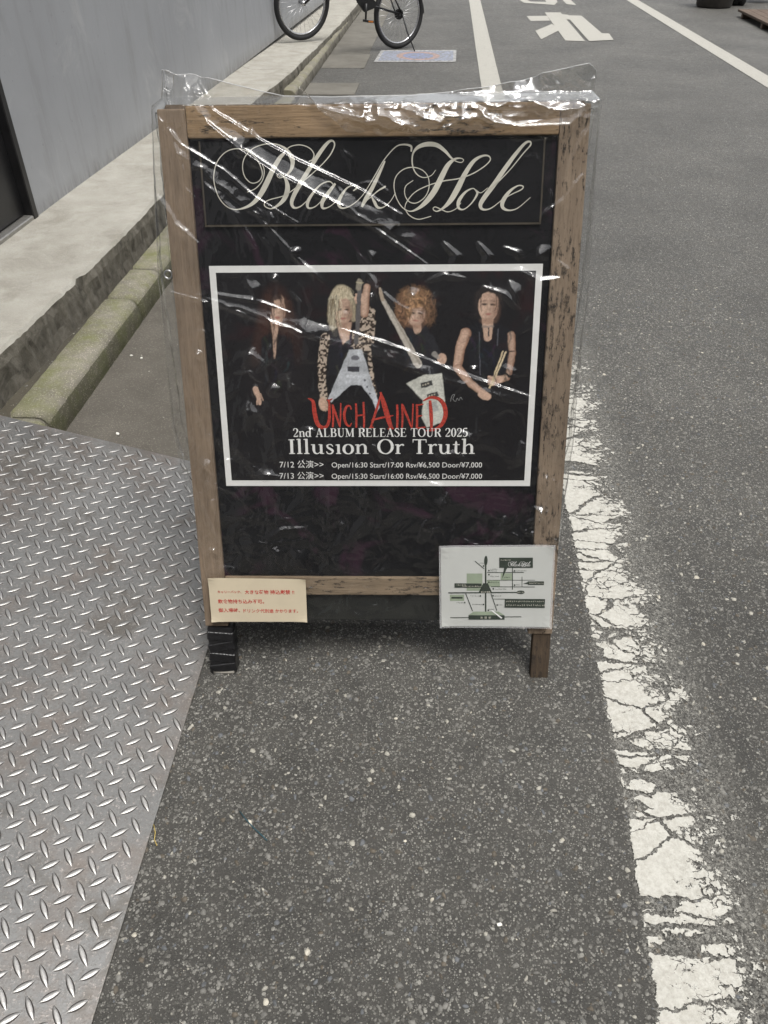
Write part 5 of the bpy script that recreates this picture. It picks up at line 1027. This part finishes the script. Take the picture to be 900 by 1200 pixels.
blob('refuse_bag', (c1_.x, c1_.y + .25, .003), (.20, .22, .42), plain('black_bag_plastic', (.010, .011, .012), .25, bump=.003, scale=12), 'black plastic refuse bag standing between the planter and the deck', 'bag', 3)
blob('sack', (c2_.x + .10, c2_.y + .35, .092), (.30, .25, .30), plain('brown_sack_cloth', (.13, .105, .075), .8, bump=.003, scale=12), 'brown cloth sack lying on the far right deck', 'sack', 9)
# ================================================================== street buildings opposite and along the road (they bound the sky and show in reflections), plus an added end block
def facade(x0, x1, y0, y1, h, mat, lab, nw, face):
    b0 = empty('building', ((x0 + x1) / 2, (y0 + y1) / 2, 0), lab, 'building'); L = Vector(b0.location)
    box('wall', Vector((x0, y0, -.02)) - L, Vector((x1, y1, h)) - L, mat, b0, 0)
    fr_ = plain('window_frame_grey', (.25, .25, .25), .4, .5); gl_ = plain('dark_glass', (.03, .035, .04), .05)
    for fl_ in range(int(h // 3)):
        for k in range(nw):
            z = fl_ * 3 + .9
            if face == 'x':
                t = y0 + (y1 - y0) * (k + .5) / nw; w0 = box('window', Vector((x0 - .05, t - .8, z)) - L, Vector((x0 - .001, t + .8, z + 1.5)) - L, fr_, b0, .005)
                box('pane', Vector((x0 - .056, t - .74, z + .06)) - L, Vector((x0 - .051, t + .74, z + 1.44)) - L, gl_, w0, 0)
            else:
                t = x0 + (x1 - x0) * (k + .5) / nw; w0 = box('window', Vector((t - .8, y1 + .001, z)) - L, Vector((t + .8, y1 + .05, z + 1.5)) - L, fr_, b0, .005)
                box('pane', Vector((t - .74, y1 + .051, z + .06)) - L, Vector((t + .74, y1 + .056, z + 1.44)) - L, gl_, w0, 0)
facade(6.6, 12, -16, -3.2, 6.5, plain('brown_tile_wall', (.16, .12, .10), .6), 'brown tiled building across the road, behind the photographer on the right', 4, 'x')
facade(6.8, 12, -3.0, 6.0, 6.5, plain('cream_wall', (.42, .39, .33), .8), 'cream building directly across the road from the signboard', 3, 'x')
facade(-9, 10, -26, -16, 18.5, plain('added_end_wall', (.14, .14, .15), .7), 'unseen dark grey building added behind the photographer to darken the film reflections', 5, 'y')  # added unseen block, sized to keep sky out of the film reflections
# ================================================================== small litter
def chip(c, s, mat, lab, cat, grp, seed, th=.002):
    r = random.Random(seed); n = 7; pts = [(s * r.uniform(.5, 1) * math.cos(2 * math.pi * k / n), s * .6 * r.uniform(.5, 1) * math.sin(2 * math.pi * k / n)) for k in range(n)]
    V = [(x, y, th + r.uniform(0, th)) for x, y in pts] + [(x * .9, y * .9, 0) for x, y in pts]; Fc = [tuple(range(n)), tuple(range(2 * n - 1, n - 1, -1))] + [(k, (k + 1) % n, (k + 1) % n + n, k + n) for k in range(n)]
    o = mesh('paper_scrap', V, Fc, mat); o.location = c; o.rotation_euler = (0, 0, r.uniform(0, 3)); return tag(o, lab, cat, grp)
M_SC = plain('scrap_white', (.72, .70, .64), .7)
scr = [((138, 509), .012, .007, 'white paper scrap on the gutter just beyond the steel plate'), ((166, 420), .011, .007, 'small white scrap in the gutter beside the mossy kerb'),
       ((154, 417), .007, .007, 'tiny pale fragment left of the small white gutter scrap'), ((585, 1084), .008, .002, 'small white fragment on the asphalt at the bottom of the photo'),
       ((58, 411), .009, .058, 'pale fragment in the dirt gap between pavement and kerb')]
for k, ((a, b2), s, z, lab) in enumerate(scr): chip(G(a, b2, z), s, M_SC, lab, 'scrap', 'scraps of litter', k)
o = tube('thread', [G(281, 951, .003), G(288, 960, .006), G(297, 970, .003), G(308, 980, .004), G(313, 985, .003)], .0011, plain('teal_thread', (.02, .07, .09), .6), None, 6); tag(o, 'dark teal thread lying on the asphalt in front of the steel plate', 'thread')
o = tube('straw_bit', [G(180, 966, .004), G(182, 975, .006), G(181, 984, .004), G(184, 991, .004)], .0009, plain('yellow_straw', (.5, .38, .12), .7), None, 6); tag(o, 'yellow straw bit at the edge of the steel plate', 'straw')
